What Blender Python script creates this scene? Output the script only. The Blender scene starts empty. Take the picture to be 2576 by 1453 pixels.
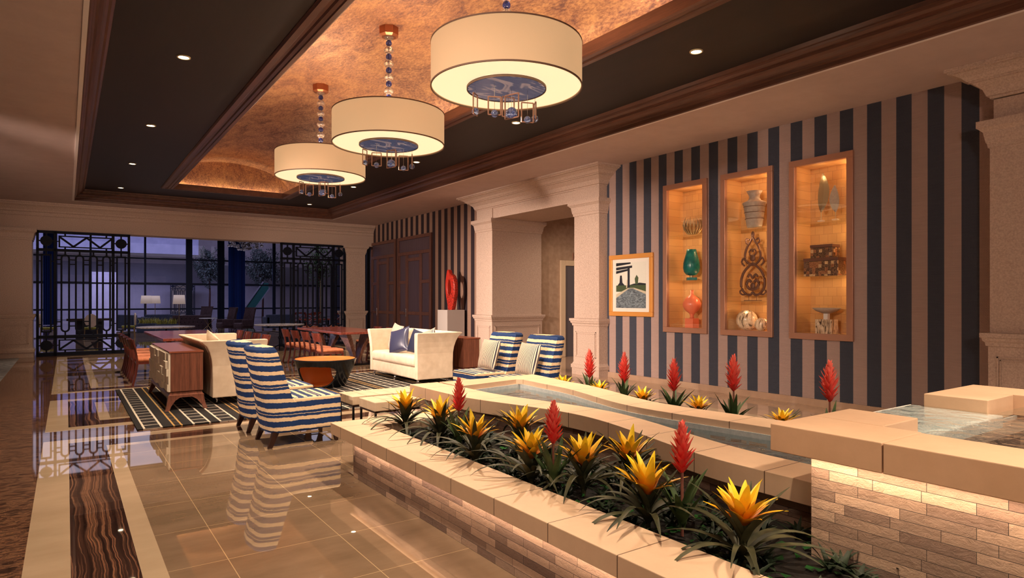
import bpy, bmesh, math, random
from mathutils import Vector, Matrix
R = math.radians
rnd = random.Random(7)
SC = bpy.context.scene
COL = SC.collection
# ---------------------------------------------------------------- camera, world, exposure
cam = bpy.data.cameras.new('camera'); camo = bpy.data.objects.new('camera', cam); COL.objects.link(camo)
cam.sensor_width = 36; cam.lens = 36*1606/2576; cam.shift_y = 0.01106
cam.clip_end = 300; cam.clip_start = 0.05
camo.location = (0, 0, 1.5); camo.rotation_euler = (R(90), 0, -math.atan(1121/1606))
SC.camera = camo
w = bpy.data.worlds.new('world'); SC.world = w; w.use_nodes = True
w.node_tree.nodes['Background'].inputs[0].default_value = (1.0, .76, .66, 1)
w.node_tree.nodes['Background'].inputs[1].default_value = .31
SC.view_settings.view_transform = 'Standard'; SC.view_settings.look = 'None'
SC.view_settings.exposure = 0.0; SC.view_settings.gamma = 1.0; SC.view_settings.use_curve_mapping = False

def lamp(name, kind, loc, energy, col=(1, .7, .45), rot=(0, 0, 0), size=.1, size_y=None, spot=None, blend=.6):
    l = bpy.data.lights.new(name, kind); l.energy = energy; l.color = col
    if kind == 'AREA':
        l.shape = 'RECTANGLE' if size_y else 'DISK'; l.size = size
        if size_y: l.size_y = size_y
    else: l.shadow_soft_size = size
    if spot: l.spot_size = R(spot); l.spot_blend = blend
    o = bpy.data.objects.new(name, l); COL.objects.link(o); o.location = loc; o.rotation_euler = rot
    return o
def aim(o, t):
    o.rotation_euler = (Vector(t)-o.location).to_track_quat('-Z', 'Y').to_euler()
WARM = (1, .74, .52); PINK = (1, .77, .64); GOLD = (1, .72, .36)
# unseen fill spots added left and behind to light the room from the side
for (x, y, tx, ty, tz, e, sp) in ((-3.2, 16.5, 7.0, 16.0, 1.2, 1000, 40), (-3.2, 12.5, 8.4, 13.0, 1.3, 7500, 34), (-3.2, 9.0, 8.6, 10.4, 1.2, 5200, 34),
                              (-3.2, 5.0, 6.0, 9.0, .5, 1500, 44), (-3.2, 2.5, 8.7, 7.6, 1.7, 2700, 36), (-1.0, -1.5, 3.4, 5.5, .4, 220, 60), (2.0, -2.4, 8.7, 5.5, 1.8, 420, 55), (-3.2, 10.0, 8.6, 20.5, 1.8, 2800, 38), (-2.4, 11.0, 1.6, 21.2, 2.4, 650, 46)):
    o = lamp('added_fill_spot', 'SPOT', (x, y, 3.6), e, PINK, size=.3, spot=sp, blend=1.0); aim(o, (tx, ty, tz))

# ---------------------------------------------------------------- materials
def C(r, g, b):
    f = lambda c: (c/12.92 if c <= .04045 else ((c+.055)/1.055)**2.4)
    return (f(r/255), f(g/255), f(b/255), 1)
class NT:
    def __init__(s, name):
        s.m = bpy.data.materials.new(name); s.m.use_nodes = True; s.t = s.m.node_tree
        s.b = s.t.nodes['Principled BSDF']; s.out = s.t.nodes['Material Output']
    def n(s, kind, **kw):
        nd = s.t.nodes.new('ShaderNode'+kind)
        for k, v in kw.items():
            if k.startswith('i_'): s.set(nd.inputs[k[2:].replace('_', ' ')], v)
            elif k[0] == 'I' and k[1:].isdigit(): s.set(nd.inputs[int(k[1:])], v)
            else: setattr(nd, k, v)
        return nd
    def set(s, inp, v):
        if isinstance(v, bpy.types.NodeSocket): s.t.links.new(v, inp)
        else: inp.default_value = v
    def P(s, **kw):
        for k, v in kw.items(): s.set(s.b.inputs[k.replace('_', ' ')], v)
        return s
    def obj(s): return s.n('TexCoord').outputs['Object']
    def xyz(s, v=None):
        nd = s.n('SeparateXYZ'); s.set(nd.inputs[0], v or s.obj()); return nd.outputs
    def math(s, op, a, b=0., c=0.): 
        nd = s.n('Math', operation=op); s.set(nd.inputs[0], a); s.set(nd.inputs[1], b); s.set(nd.inputs[2], c); return nd.outputs[0]
    def comb(s, x, y, z):
        nd = s.n('CombineXYZ'); s.set(nd.inputs[0], x); s.set(nd.inputs[1], y); s.set(nd.inputs[2], z); return nd.outputs[0]
    def mix(s, f, a, b, bt='MIX'):
        nd = s.n('Mix', data_type='RGBA', blend_type=bt); s.set(nd.inputs[0], f); s.set(nd.inputs[6], a); s.set(nd.inputs[7], b); return nd.outputs[2]
    def noise(s, scale, detail=4, vec=None, rough=.5, dist=0):
        nd = s.n('TexNoise'); s.set(nd.inputs['Scale'], scale); s.set(nd.inputs['Detail'], detail); s.set(nd.inputs['Roughness'], rough)
        s.set(nd.inputs['Distortion'], dist); s.set(nd.inputs['Vector'], vec or s.obj()); return nd.outputs['Fac']
    def map(s, vec, scale=(1, 1, 1), rot=(0, 0, 0)):
        nd = s.n('Mapping'); s.set(nd.inputs[0], vec); nd.inputs[3].default_value = scale; nd.inputs[2].default_value = rot; return nd.outputs[0]
    def ramp(s, f, pts, interp='LINEAR'):
        nd = s.n('ValToRGB'); e = nd.color_ramp.elements; nd.color_ramp.interpolation = interp
        while len(e) < len(pts): e.new(.5)
        for i, (p, c) in enumerate(pts): e[i].position = p; e[i].color = c
        s.set(nd.inputs[0], f); return nd.outputs[0]
    def bump(s, h, st=.3, d=.01):
        nd = s.n('Bump'); nd.inputs['Strength'].default_value = st; nd.inputs['Distance'].default_value = d
        s.set(nd.inputs['Height'], h); s.set(s.b.inputs['Normal'], nd.outputs[0]); return s
def flat(name, c, rough=.5, metal=0, ior=1.45, **kw):
    m = NT(name); m.P(Base_Color=c, Roughness=rough, Metallic=metal, IOR=ior)
    # slight natural unevenness in gloss
    if rough > .2: m.P(Roughness=m.math('MULTIPLY_ADD', m.noise(14, 3), .12, rough-.06))
    m.P(**kw); return m.m
def speck(name, c1, c2, scale, rough=.6, bump=.15, ior=1.45, detail=8, sc=(1, 1, 1), d=.01):
    m = NT(name); v = m.map(m.obj(), sc); f = m.noise(scale, detail, v, .65)
    m.P(Base_Color=m.ramp(f, [(.35, c1), (.65, c2)]), Roughness=rough, IOR=ior)
    if bump: m.bump(f, bump, d)
    return m.m
def emit(name, c, st, base=None):
    m = NT(name); m.P(Base_Color=base or c, Emission_Color=c, Emission_Strength=st, Roughness=.6); return m.m
def wood(name, c1, c2, axis=2, scale=9, rough=.3, stretch=14, ior=1.5):
    m = NT(name); sc = [stretch]*3; sc[axis] = .7
    v = m.map(m.obj(), sc); f = m.noise(scale/6, 6, v, .6, .4)
    f2 = m.noise(scale*1.5, 3, v)
    f = m.math('MULTIPLY_ADD', f2, .35, m.math('MULTIPLY', f, .75))
    m.P(Base_Color=m.ramp(f, [(.38, c1), (.68, c2)]), Roughness=rough, IOR=ior); m.bump(f, .1, .002); return m.m
def weave(name, c, c2, scale=160, rough=.85):
    m = NT(name); x = m.xyz()
    a = m.math('SINE', m.math('MULTIPLY', m.math('ADD', x[0], x[1]), scale)); b = m.math('SINE', m.math('MULTIPLY', x[2], scale))
    h = m.math('MULTIPLY', a, b); f = m.math('MULTIPLY_ADD', h, .02, m.noise(9, 4))
    m.P(Base_Color=m.ramp(f, [(.3, c), (.75, c2)]), Roughness=rough); m.bump(h, .08, .001); return m.m
M = {}
M['plaster'] = speck('ceiling_plaster', C(190, 168, 160), C(198, 176, 168), 3, .75, .03)
M['lime'] = speck('carved_limestone', C(176, 152, 136), C(206, 182, 164), 55, .8, .5, d=.004)
M['coping'] = None
M['darkwood'] = wood('dark_stained_soffit', C(24, 17, 16), C(35, 25, 23), 1, 4, .55, 5)
M['crownwood'] = wood('walnut_moulding', C(72, 44, 34), C(104, 66, 50), 1, 6, .32, 10)
M['crownwoodx'] = wood('walnut_moulding_cross', C(72, 44, 34), C(104, 66, 50), 0, 6, .32, 10)
M['doorwood'] = wood('carved_door_frame', C(70, 44, 38), C(124, 82, 68), 2, 16, .4, 22)
M['doorpanel'] = wood('aubergine_door_panel', C(74, 60, 70), C(92, 74, 82), 2, 10, .35, 20)
M['table'] = wood('rosewood_top', C(92, 40, 34), C(170, 92, 76), 1, 9, .14, 16, 1.7)
M['tableped'] = wood('rosewood_pedestal', C(70, 40, 34), C(160, 112, 94), 2, 9, .2, 22, 1.6)
M['chairwood'] = wood('mahogany_chair', C(66, 28, 24), C(128, 62, 50), 2, 9, .2, 18, 1.6)
M['cabwood'] = wood('zebrano_cabinet', C(84, 48, 38), C(140, 86, 66), 2, 12, .28, 20)
M['cabtop'] = wood('zebrano_top', C(104, 54, 38), C(150, 84, 60), 0, 12, .25, 20)
M['seat'] = speck('apricot_seat', C(196, 112, 76), C(222, 140, 100), 20, .7, .1)
M['cream'] = weave('cream_upholstery', C(214, 192, 166), C(230, 210, 186), 300)
M['bench'] = weave('bench_linen', C(196, 172, 142), C(214, 190, 160), 260)
M['darkleg'] = flat('dark_wood_leg', C(48, 26, 20), .25)
M['chrome'] = flat('chrome', C(200, 195, 200), .12, 1)
M['bronze'] = flat('bronze_frame', C(178, 132, 108), .36, .45)
M['blackiron'] = speck('blue_black_iron', C(6, 9, 22), C(12, 16, 32), 30, .65, .1, ior=1.3)
M['black'] = flat('black_lacquer', C(18, 18, 22), .2)
M['orange'] = flat('orange_lacquer', C(226, 136, 68), .35)
M['navy'] = flat('navy_satin', C(52, 54, 80), .3, 0, 1.6)
M['navydark'] = flat('navy_edge', C(26, 32, 60), .6)
M['white'] = flat('ivory_lacquer', C(240, 226, 204), .35)
M['crystal'] = None
M['shaderim'] = flat('shade_rim', C(120, 92, 74), .6)
M['led'] = emit('downlight_lens', (1, .86, .6, 1), 14)
M['dltrim'] = flat('downlight_trim', C(210, 190, 150), .4)
M['navycurtain'] = None
M['winframe'] = flat('window_frame', C(30, 38, 62), .5)
M['maroon'] = speck('aubergine_velvet', C(52, 36, 44), C(72, 52, 60), 12, .8, .05)
M['greyblue'] = speck('blue_grey_fabric', C(44, 52, 76), C(60, 68, 92), 12, .8, .05)
M['marbletop'] = speck('grey_marble_top', C(96, 92, 98), C(176, 168, 172), 18, .2, 0)
M['paletop'] = flat('pale_table_top', C(206, 206, 214), .3)
M['soil'] = speck('dark_soil', C(16, 12, 9), C(34, 25, 18), 40, .95, .8)
M['moss'] = speck('green_moss', C(10, 34, 8), C(22, 92, 20), 18, .95, .8)
M['red'] = None
M['teal'] = speck('teal_glaze', C(8, 82, 84), C(20, 116, 112), 14, .25, .1)
M['coral'] = flat('coral_glaze', C(222, 118, 86), .3)
M['ceramic'] = speck('grey_ceramic', C(158, 142, 132), C(176, 160, 150), 25, .5, .1)
M['brownmetal'] = flat('brown_scroll_metal', C(116, 80, 66), .5, .3)
M['shell'] = None
M['copper'] = flat('copper_canopy', C(170, 112, 84), .35, .9)
M['goldframe'] = flat('gilt_picture_frame', C(214, 148, 74), .4, .3)
M['paper'] = flat('picture_mat', C(232, 222, 216), .8)
M['greydoor'] = flat('elevator_steel', C(122, 116, 122), .45, .4)
M['elevframe'] = flat('elevator_surround', C(224, 200, 168), .5)
M['brass'] = flat('champagne_metal', C(170, 146, 110), .35, .7)
M['wall2'] = weave('woven_wallcovering', C(170, 142, 118), C(190, 162, 138), 190)
M['pillowback'] = flat('pillow_reverse', C(70, 66, 72), .8)
M['lampshade'] = emit('lounge_lampshade', C(190, 168, 158), .35, C(220, 205, 195))
M['pooltile'] = speck('pale_pool_tile', C(176, 182, 180), C(196, 200, 196), 30, .4, .1)
M['weir'] = speck('white_weir_stone', C(214, 206, 196), C(240, 234, 224), 60, .5, .2)
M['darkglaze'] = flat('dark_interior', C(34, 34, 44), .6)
M['leafy'] = speck('tree_leaf', C(26, 52, 22), C(66, 110, 40), 6, .6, 0)
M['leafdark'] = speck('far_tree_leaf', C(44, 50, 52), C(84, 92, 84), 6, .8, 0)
M['grass'] = speck('planter_grass', C(110, 116, 40), C(190, 180, 74), 12, .7, 0)

def stripes_wall(name, x0, ca, cb, cc, cd):
    m = NT(name); x = m.xyz(); k = m.math('FRACT', m.math('DIVIDE', m.math('SUBTRACT', x[1], x0), .3645))
    f = m.math('LESS_THAN', k, .5)
    th = m.math('MULTIPLY', m.math('SINE', m.math('MULTIPLY', x[1], 260)), m.math('SINE', m.math('MULTIPLY', x[2], 330)))
    ln = m.noise(3, 5, m.map(m.obj(), (1, 1.5, 60)))
    a = m.mix(m.math('MULTIPLY', ln, .8), ca, cb); b = m.mix(m.math('MULTIPLY', ln, .8), cc, cd)
    m.P(Base_Color=m.mix(f, a, b), Roughness=.8); m.bump(th, .5, .004); return m.m
M['wallstripe'] = stripes_wall('striped_woven_wallpaper', 3.17-.3645*.5+.0, C(174, 148, 138), C(140, 118, 110), C(62, 66, 78), C(40, 43, 56))
M['wallstripeL'] = stripes_wall('striped_wallpaper_dark', 14.76, C(172, 138, 118), C(146, 116, 98), C(48, 32, 38), C(34, 24, 32))

def tile(name, c1, c2, P=.66, ox=.77, oy=4.64, rough=.012, ior=2.6, line=True):
    m = NT(name); x = m.xyz()
    n = m.noise(1.6, 8, m.map(m.obj(), (1, 2.2, 1)), .6); col = m.ramp(n, [(.3, c1), (.7, c2)])
    if line:
        a = m.math('LESS_THAN', m.math('PINGPONG', m.math('SUBTRACT', x[0], ox), P/2), .0022)
        b = m.math('LESS_THAN', m.math('PINGPONG', m.math('SUBTRACT', x[1], oy), P/2), .0022)
        f = m.math('MAXIMUM', a, b); col = m.mix(f, col, C(202, 172, 130))
    m.P(Base_Color=col, Roughness=rough, IOR=ior); return m.m
M['tile'] = tile('polished_beige_tile', C(122, 100, 78), C(148, 122, 98))
M['border'] = tile('pale_border_stone', C(186, 160, 130), C(204, 178, 148), line=False)
M['tilewall'] = tile('polished_beige_wallside', C(170, 140, 116), C(190, 158, 132), line=False)
def granite():
    m = NT('brown_granite'); v = m.map(m.obj(), (1, 2.4, 1))
    f = m.noise(9, 12, v, .75, 1.2)
    m.P(Base_Color=m.ramp(f, [(.38, C(16, 10, 8)), (.47, C(74, 48, 36)), (.55, C(136, 98, 72)), (.62, C(44, 27, 22))]), Roughness=.04, IOR=1.5); return m.m
M['granite'] = granite()
def onyx(name, ax):
    m = NT(name); x = m.xyz(); n = m.noise(1.3, 4)
    s = m.math('ADD', m.math('MULTIPLY', x[ax], 46), m.math('MULTIPLY', n, 6))
    f = m.noise(1.0, 9, m.comb(s, m.math('MULTIPLY', x[1-ax], .25), 0), .75)
    m.P(Base_Color=m.ramp(f, [(.36, C(20, 12, 12)), (.5, C(62, 42, 36)), (.6, C(148, 104, 78)), (.66, C(50, 34, 30))]), Roughness=.02, IOR=1.8); return m.m
M['onyxY'] = onyx('striped_onyx', 0); M['onyxX'] = onyx('striped_onyx_cross', 1)
M['carpet'] = weave('grey_corridor_carpet', C(86, 84, 84), C(140, 134, 130), 90)
def coping():
    m = NT('honed_limestone_coping'); x = m.xyz(); n = m.noise(3, 8, None, .7)
    j = m.math('LESS_THAN', m.math('PINGPONG', m.math('SUBTRACT', x[1], .06), .2425), .0032)
    col = m.mix(j, m.ramp(n, [(.3, C(212, 178, 146)), (.7, C(226, 192, 158))]), C(112, 84, 62))
    m.P(Base_Color=col, Roughness=.55); m.bump(m.noise(60, 5), .15, .003); return m.m
M['coping'] = coping()
def coping2():
    m = NT('honed_limestone_plain'); n = m.noise(3, 8, None, .7)
    m.P(Base_Color=m.ramp(n, [(.3, C(208, 170, 136)), (.7, C(222, 184, 150))]), Roughness=.55); m.bump(m.noise(60, 5), .15, .003); return m.m
M['copingP'] = coping2()
def brick():
    m = NT('split_face_ledgestone'); x = m.xyz(); u = m.math('ADD', x[0], x[1]); v = m.comb(u, x[2], 0)
    b = m.n('TexBrick', offset=.37, offset_frequency=2, squash=.7, squash_frequency=3)
    m.set(b.inputs['Vector'], v); m.set(b.inputs['Scale'], 1.0); b.inputs['Brick Width'].default_value = .27; b.inputs['Row Height'].default_value = .046
    b.inputs['Mortar Size'].default_value = .0012; b.inputs['Bias'].default_value = -.1; b.inputs['Mortar Smooth'].default_value = .2
    b.inputs['Color1'].default_value = C(232, 200, 174); b.inputs['Color2'].default_value = C(128, 100, 90); b.inputs['Mortar'].default_value = C(50, 36, 30)
    n = m.noise(7, 8, v, .7); n2 = m.noise(22, 10, m.map(v, (1, 1.8, 1)), .7, .6)
    col = m.mix(.55, b.outputs['Color'], m.ramp(n, [(.3, C(150, 104, 84)), (.55, C(206, 170, 140)), (.75, C(120, 104, 92))]), 'MULTIPLY')
    col = m.mix(.35, col, b.outputs['Color'])
    h = m.math('MULTIPLY_ADD', b.outputs['Fac'], -.6, m.math('MULTIPLY', n2, 1.2))
    m.P(Base_Color=col, Roughness=.75); m.bump(h, 1.0, .022); return m.m
M['brick'] = brick()
def goldleaf():
    m = NT('distressed_copper_leaf'); v = m.map(m.obj(), (1, .55, 1), (0, 0, .5))
    f = m.noise(3.2, 12, v, .75, .8); f2 = m.noise(24, 6, m.map(m.obj(), (1.6, .6, 1.6), (0, 0, .6)), .7)
    g = m.math('MULTIPLY_ADD', f2, .5, m.math('MULTIPLY', f, .55))
    m.P(Base_Color=m.ramp(g, [(.42, C(112, 80, 78)), (.5, C(160, 116, 94)), (.62, C(206, 160, 118))]), Metallic=.45, Roughness=m.ramp(g, [(.4, (.5,)*3+(1,)), (.65, (.3,)*3+(1,))]))
    m.bump(m.noise(16, 6, None, .6), .35, .02); return m.m
M['gold'] = goldleaf()
def ikat():
    m = NT('blue_ikat_stripe'); x = m.xyz(); nz = m.n('TexCoord').outputs['Normal']; nn = m.xyz(nz)
    top = m.math('MULTIPLY', m.math('GREATER_THAN', nn[2], .75), m.math('LESS_THAN', x[2], .7))
    c = m.n('Mix', data_type='FLOAT'); m.set(c.inputs[0], top); m.set(c.inputs[2], m.math('ADD', x[2], .167)); m.set(c.inputs[3], m.math('ADD', x[0], .08)); t = c.outputs[0]
    w1 = m.noise(38, 3); w2 = m.noise(4, 2)
    t = m.math('ADD', t, m.math('ADD', m.math('MULTIPLY', m.math('SUBTRACT', w1, .5), .014), m.math('MULTIPLY', m.math('SUBTRACT', w2, .5), .03)))
    k = m.math('FRACT', m.math('DIVIDE', t, .285))
    band = lambda a, b: m.math('MULTIPLY', m.math('GREATER_THAN', k, a), m.math('LESS_THAN', k, b))
    f = m.math('MAXIMUM', m.math('MAXIMUM', band(.0, .20), band(.33, .53)), m.math('MAXIMUM', band(.66, .752), band(.772, .86)))
    col = m.mix(f, C(224, 196, 156), m.mix(m.noise(12, 3), C(0, 34, 76), C(2, 50, 108)))
    m.P(Base_Color=col, Roughness=.8); m.bump(f, .2, .003); return m.m
M['ikat'] = ikat()
def pinstripe():
    m = NT('navy_pinstripe_pillow'); x = m.xyz(); k = m.math('FRACT', m.math('DIVIDE', x[1], .022))
    m.P(Base_Color=m.mix(m.math('LESS_THAN', k, .45), C(216, 196, 172), C(34, 34, 56)), Roughness=.8); m.bump(m.noise(7, 3), .4, .02); return m.m
M['pin'] = pinstripe()
def rugmat():
    m = NT('black_ladder_rug'); x = m.xyz(); P = .82; wob = m.math('MULTIPLY', m.math('SUBTRACT', m.noise(30, 2), .5), .012)
    X_ = m.math('ADD', x[0], wob); Y_ = m.math('ADD', x[1], wob)
    u = m.math('MULTIPLY', m.math('FRACT', m.math('DIVIDE', m.math('SUBTRACT', X_, .73), P)), P); v = m.math('MULTIPLY', m.math('FRACT', m.math('DIVIDE', Y_, .235)), .235)
    band = lambda k, a, b: m.math('MULTIPLY', m.math('GREATER_THAN', k, a), m.math('LESS_THAN', k, b)); mx = lambda a, b: m.math('MAXIMUM', a, b)
    lad = lambda a, b, o: mx(mx(band(u, a, a+.022), band(u, b-.022, b)), m.math('MULTIPLY', band(u, a, b), band(v, o, o+.022)))
    wht = mx(lad(.0, .2, .02), lad(.52, .72, .10)); g = mx(mx(band(u, .31, .33), band(u, .39, .41)), m.math('MULTIPLY', band(u, .31, .41), band(v, .05, .058)))
    n = m.noise(60, 4); c = m.mix(g, m.mix(n, C(14, 11, 12), C(32, 26, 26)), C(184, 144, 84)); c = m.mix(wht, c, C(214, 202, 184))
    m.P(Base_Color=c, Roughness=.95); m.bump(n, .5, .005); return m.m
M['rug'] = rugmat()
def glass(name, c, rough=.02, fac=None, ior=1.45):
    m = NT(name); g = m.n('BsdfGlossy'); g.inputs['Roughness'].default_value = rough; g.inputs['Color'].default_value = (1, 1, 1, 1)
    t = m.n('BsdfTransparent'); t.inputs['Color'].default_value = c; fr = m.n('LayerWeight'); fr.inputs['Blend'].default_value = .5
    mx = m.n('MixShader'); m.set(mx.inputs[0], m.math('MULTIPLY_ADD', m.math('POWER', fr.outputs['Facing'], 5), .9, .035)); m.set(mx.inputs[1], t.outputs[0]); m.set(mx.inputs[2], g.outputs[0])
    m.set(m.out.inputs['Surface'], mx.outputs[0]); m.g = g; m.fr = fr; return m
M['glass'] = glass('clear_glass', (.97, .98, .96, 1)).m
M['winglass'] = glass('tinted_window_glass', (.74, .77, .9, 1)).m
def crys(name, c, rough=.03):
    m = NT(name); m.P(Base_Color=c, Roughness=rough, Transmission_Weight=.85, IOR=1.5); return m.m
M['crystal'] = crys('clear_crystal', (.95, .86, .78, 1)); M['bluecrystal'] = crys('blue_crystal', C(70, 90, 180)); M['iceball'] = crys('pale_blue_crystal', C(150, 168, 220)); M['smoke'] = crys('smoked_glass', C(150, 145, 150))
def water(name, tint):
    m = glass(name, tint, .02, ior=1.33)
    nd = m.n('Bump'); nd.inputs['Strength'].default_value = .5; nd.inputs['Distance'].default_value = .03
    m.set(nd.inputs['Height'], m.noise(7, 3, None, .5, 1.0)); m.set(m.g.inputs['Normal'], nd.outputs[0]); m.set(m.fr.inputs['Normal'], nd.outputs[0]); return m.m
M['water'] = water('rippled_water', (.78, .86, .88, 1))
def pebble():
    m = NT('river_pebbles'); v = m.n('TexVoronoi', i_Scale=16.0); m.set(v.inputs['Vector'], m.obj())
    c = m.mix(.7, m.ramp(v.outputs['Distance'], [(.1, C(120, 130, 136)), (.6, C(30, 38, 46))]), m.ramp(m.xyz(v.outputs['Color'])[0], [(.2, C(70, 84, 96)), (.8, C(150, 150, 148))]), 'MULTIPLY')
    m.P(Base_Color=m.mix(.3, c, C(120, 128, 134)), Roughness=.5); m.bump(v.outputs['Distance'], -.6, .02); return m.m
M['pebble'] = pebble()
def slate():
    m = NT('pool_slate_courses'); x = m.xyz(); f = m.noise(3, 6, m.comb(m.math('MULTIPLY', m.math('ADD', x[0], x[1]), .8), m.math('MULTIPLY', x[1], 5), m.math('MULTIPLY', x[2], 14)), .7)
    m.P(Base_Color=m.ramp(f, [(.35, C(36, 42, 46)), (.55, C(84, 90, 92)), (.7, C(130, 130, 124))]), Roughness=.6); m.bump(f, .5, .01); return m.m
M['slate'] = slate()
def curtain():
    m = NT('navy_sheer_curtain'); x = m.xyz(); f = m.math('SINE', m.math('MULTIPLY', x[0], 60))
    m.P(Base_Color=m.ramp(f, [(0, C(10, 34, 100)), (1, C(26, 74, 170))]), Roughness=.8); return m.m
M['navycurtain'] = curtain()
def agate():
    m = NT('blue_agate_disc'); f = m.noise(1.6, 2, m.map(m.obj(), (1, 2, 1), (0, 0, .5)), .4, 2.4)
    s = m.math('SINE', m.math('MULTIPLY', f, 20))
    m.P(Base_Color=m.ramp(m.math('MULTIPLY_ADD', s, .5, .5), [(.3, C(56, 76, 108)), (.75, C(86, 104, 128)), (.97, C(206, 208, 212))]), Roughness=.2)
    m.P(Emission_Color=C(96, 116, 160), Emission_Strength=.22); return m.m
M['agate'] = agate()
def shadefab():
    m = NT('lit_linen_drum_shade'); f = m.noise(1.3, 3); g = m.noise(220, 2)
    c = m.mix(m.math('MULTIPLY', f, .7), (1.0, .56, .25, 1), (.80, .48, .22, 1))
    m.P(Base_Color=C(150, 120, 92), Roughness=.8, Emission_Color=m.mix(.06, c, m.ramp(g, [(0, (0, 0, 0, 1)), (1, (1, 1, 1, 1))])), Emission_Strength=.62); return m.m
M['shade'] = shadefab()
M['diffuser'] = emit('lit_acrylic_diffuser', (1, .82, .50, 1), .88)
def redm():
    m = NT('red_lacquer_sculpture'); x = m.xyz(); v = m.n('TexVoronoi', i_Scale=34.0); m.set(v.inputs['Vector'], m.obj())
    k = m.math('GREATER_THAN', m.math('SUBTRACT', m.math('MULTIPLY', x[1], -1), m.math('MULTIPLY', x[2], .25)), m.math('SUBTRACT', m.math('MULTIPLY', m.noise(3, 2), .1), .22))
    hole = m.math('LESS_THAN', v.outputs['Distance'], .35); f = m.math('MULTIPLY', hole, k)
    m.P(Base_Color=m.mix(f, C(198, 52, 34), C(64, 16, 12)), Roughness=.35); m.bump(f, -.6, .01); return m.m
M['red'] = redm()
def shell():
    m = NT('veined_stone_sphere'); f = m.noise(2.2, 8, m.map(m.obj(), (4, 9, 2)), .6, 1.5)
    m.P(Base_Color=m.ramp(f, [(.36, C(60, 36, 26)), (.46, C(206, 176, 146)), (.62, C(236, 214, 188)), (.7, C(120, 88, 66))]), Roughness=.2); return m.m
M['shell'] = shell()
def mosaic():
    m = NT('shell_mosaic_box'); x = m.xyz(); b = m.n('TexVoronoi', i_Scale=22.0, distance='CHEBYCHEV', i_Randomness=.25); m.set(b.inputs['Vector'], m.obj())
    m.P(Base_Color=m.mix(.35, m.ramp(m.xyz(b.outputs['Color'])[0], [(.2, C(60, 34, 30)), (.45, C(160, 96, 60)), (.7, C(226, 186, 140)), (.9, C(90, 60, 60))], 'CONSTANT'), m.ramp(m.noise(60, 5), [(.4, C(80, 50, 40)), (.6, C(200, 160, 120))])), Roughness=.3); return m.m
M['mosaic'] = mosaic()
def nicheback():
    m = NT('straw_block_backing'); x = m.xyz(); v = m.comb(x[1], x[2], 0)
    b = m.n('TexBrick', offset=.5); m.set(b.inputs['Vector'], v); m.set(b.inputs['Scale'], 1.0); b.inputs['Brick Width'].default_value = .13; b.inputs['Row Height'].default_value = .13; b.inputs['Mortar Size'].default_value = .002
    b.inputs['Color1'].default_value = C(216, 164, 102); b.inputs['Color2'].default_value = C(204, 152, 94); b.inputs['Mortar'].default_value = C(170, 120, 72)
    m.P(Base_Color=b.outputs['Color'], Roughness=.7); m.bump(m.math('MULTIPLY_ADD', b.outputs['Fac'], -.5, m.noise(8, 6, m.map(m.obj(), (1, 1, 8)))), .5, .008); return m.m
M['nicheback'] = nicheback()
def leafm(name, c1, c2):
    m = NT(name); x = m.xyz(); f = m.noise(9, 4); m.P(Base_Color=m.ramp(f, [(.3, c1), (.7, c2)]), Roughness=.55, IOR=1.35); return m.m
M['leaf'] = leafm('bromeliad_leaf', C(36, 42, 26), C(84, 80, 54)); M['leafup'] = leafm('upright_leaf', C(38, 62, 32), C(84, 100, 58))
M['cover'] = leafm('ground_cover_leaf', C(14, 24, 14), C(38, 52, 32))
def bract(name, c1, c2, z0, z1):
    m = NT(name); x = m.xyz(); f = m.math('DIVIDE', m.math('SUBTRACT', x[2], z0), z1-z0)
    m.P(Base_Color=m.ramp(m.math('ADD', f, m.math('MULTIPLY', m.math('SUBTRACT', m.noise(30, 3), .5), .3)), [(.15, c1), (.95, c2)]), Roughness=.45); return m.m
M['yellow'] = bract('yellow_bract', C(206, 104, 6), C(255, 220, 46), .17, .34)
M['redbract'] = bract('coral_red_bract', C(226, 58, 54), C(255, 132, 112), .3, .75)
M['stem'] = flat('pink_stem', C(120, 70, 56), .6)

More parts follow.
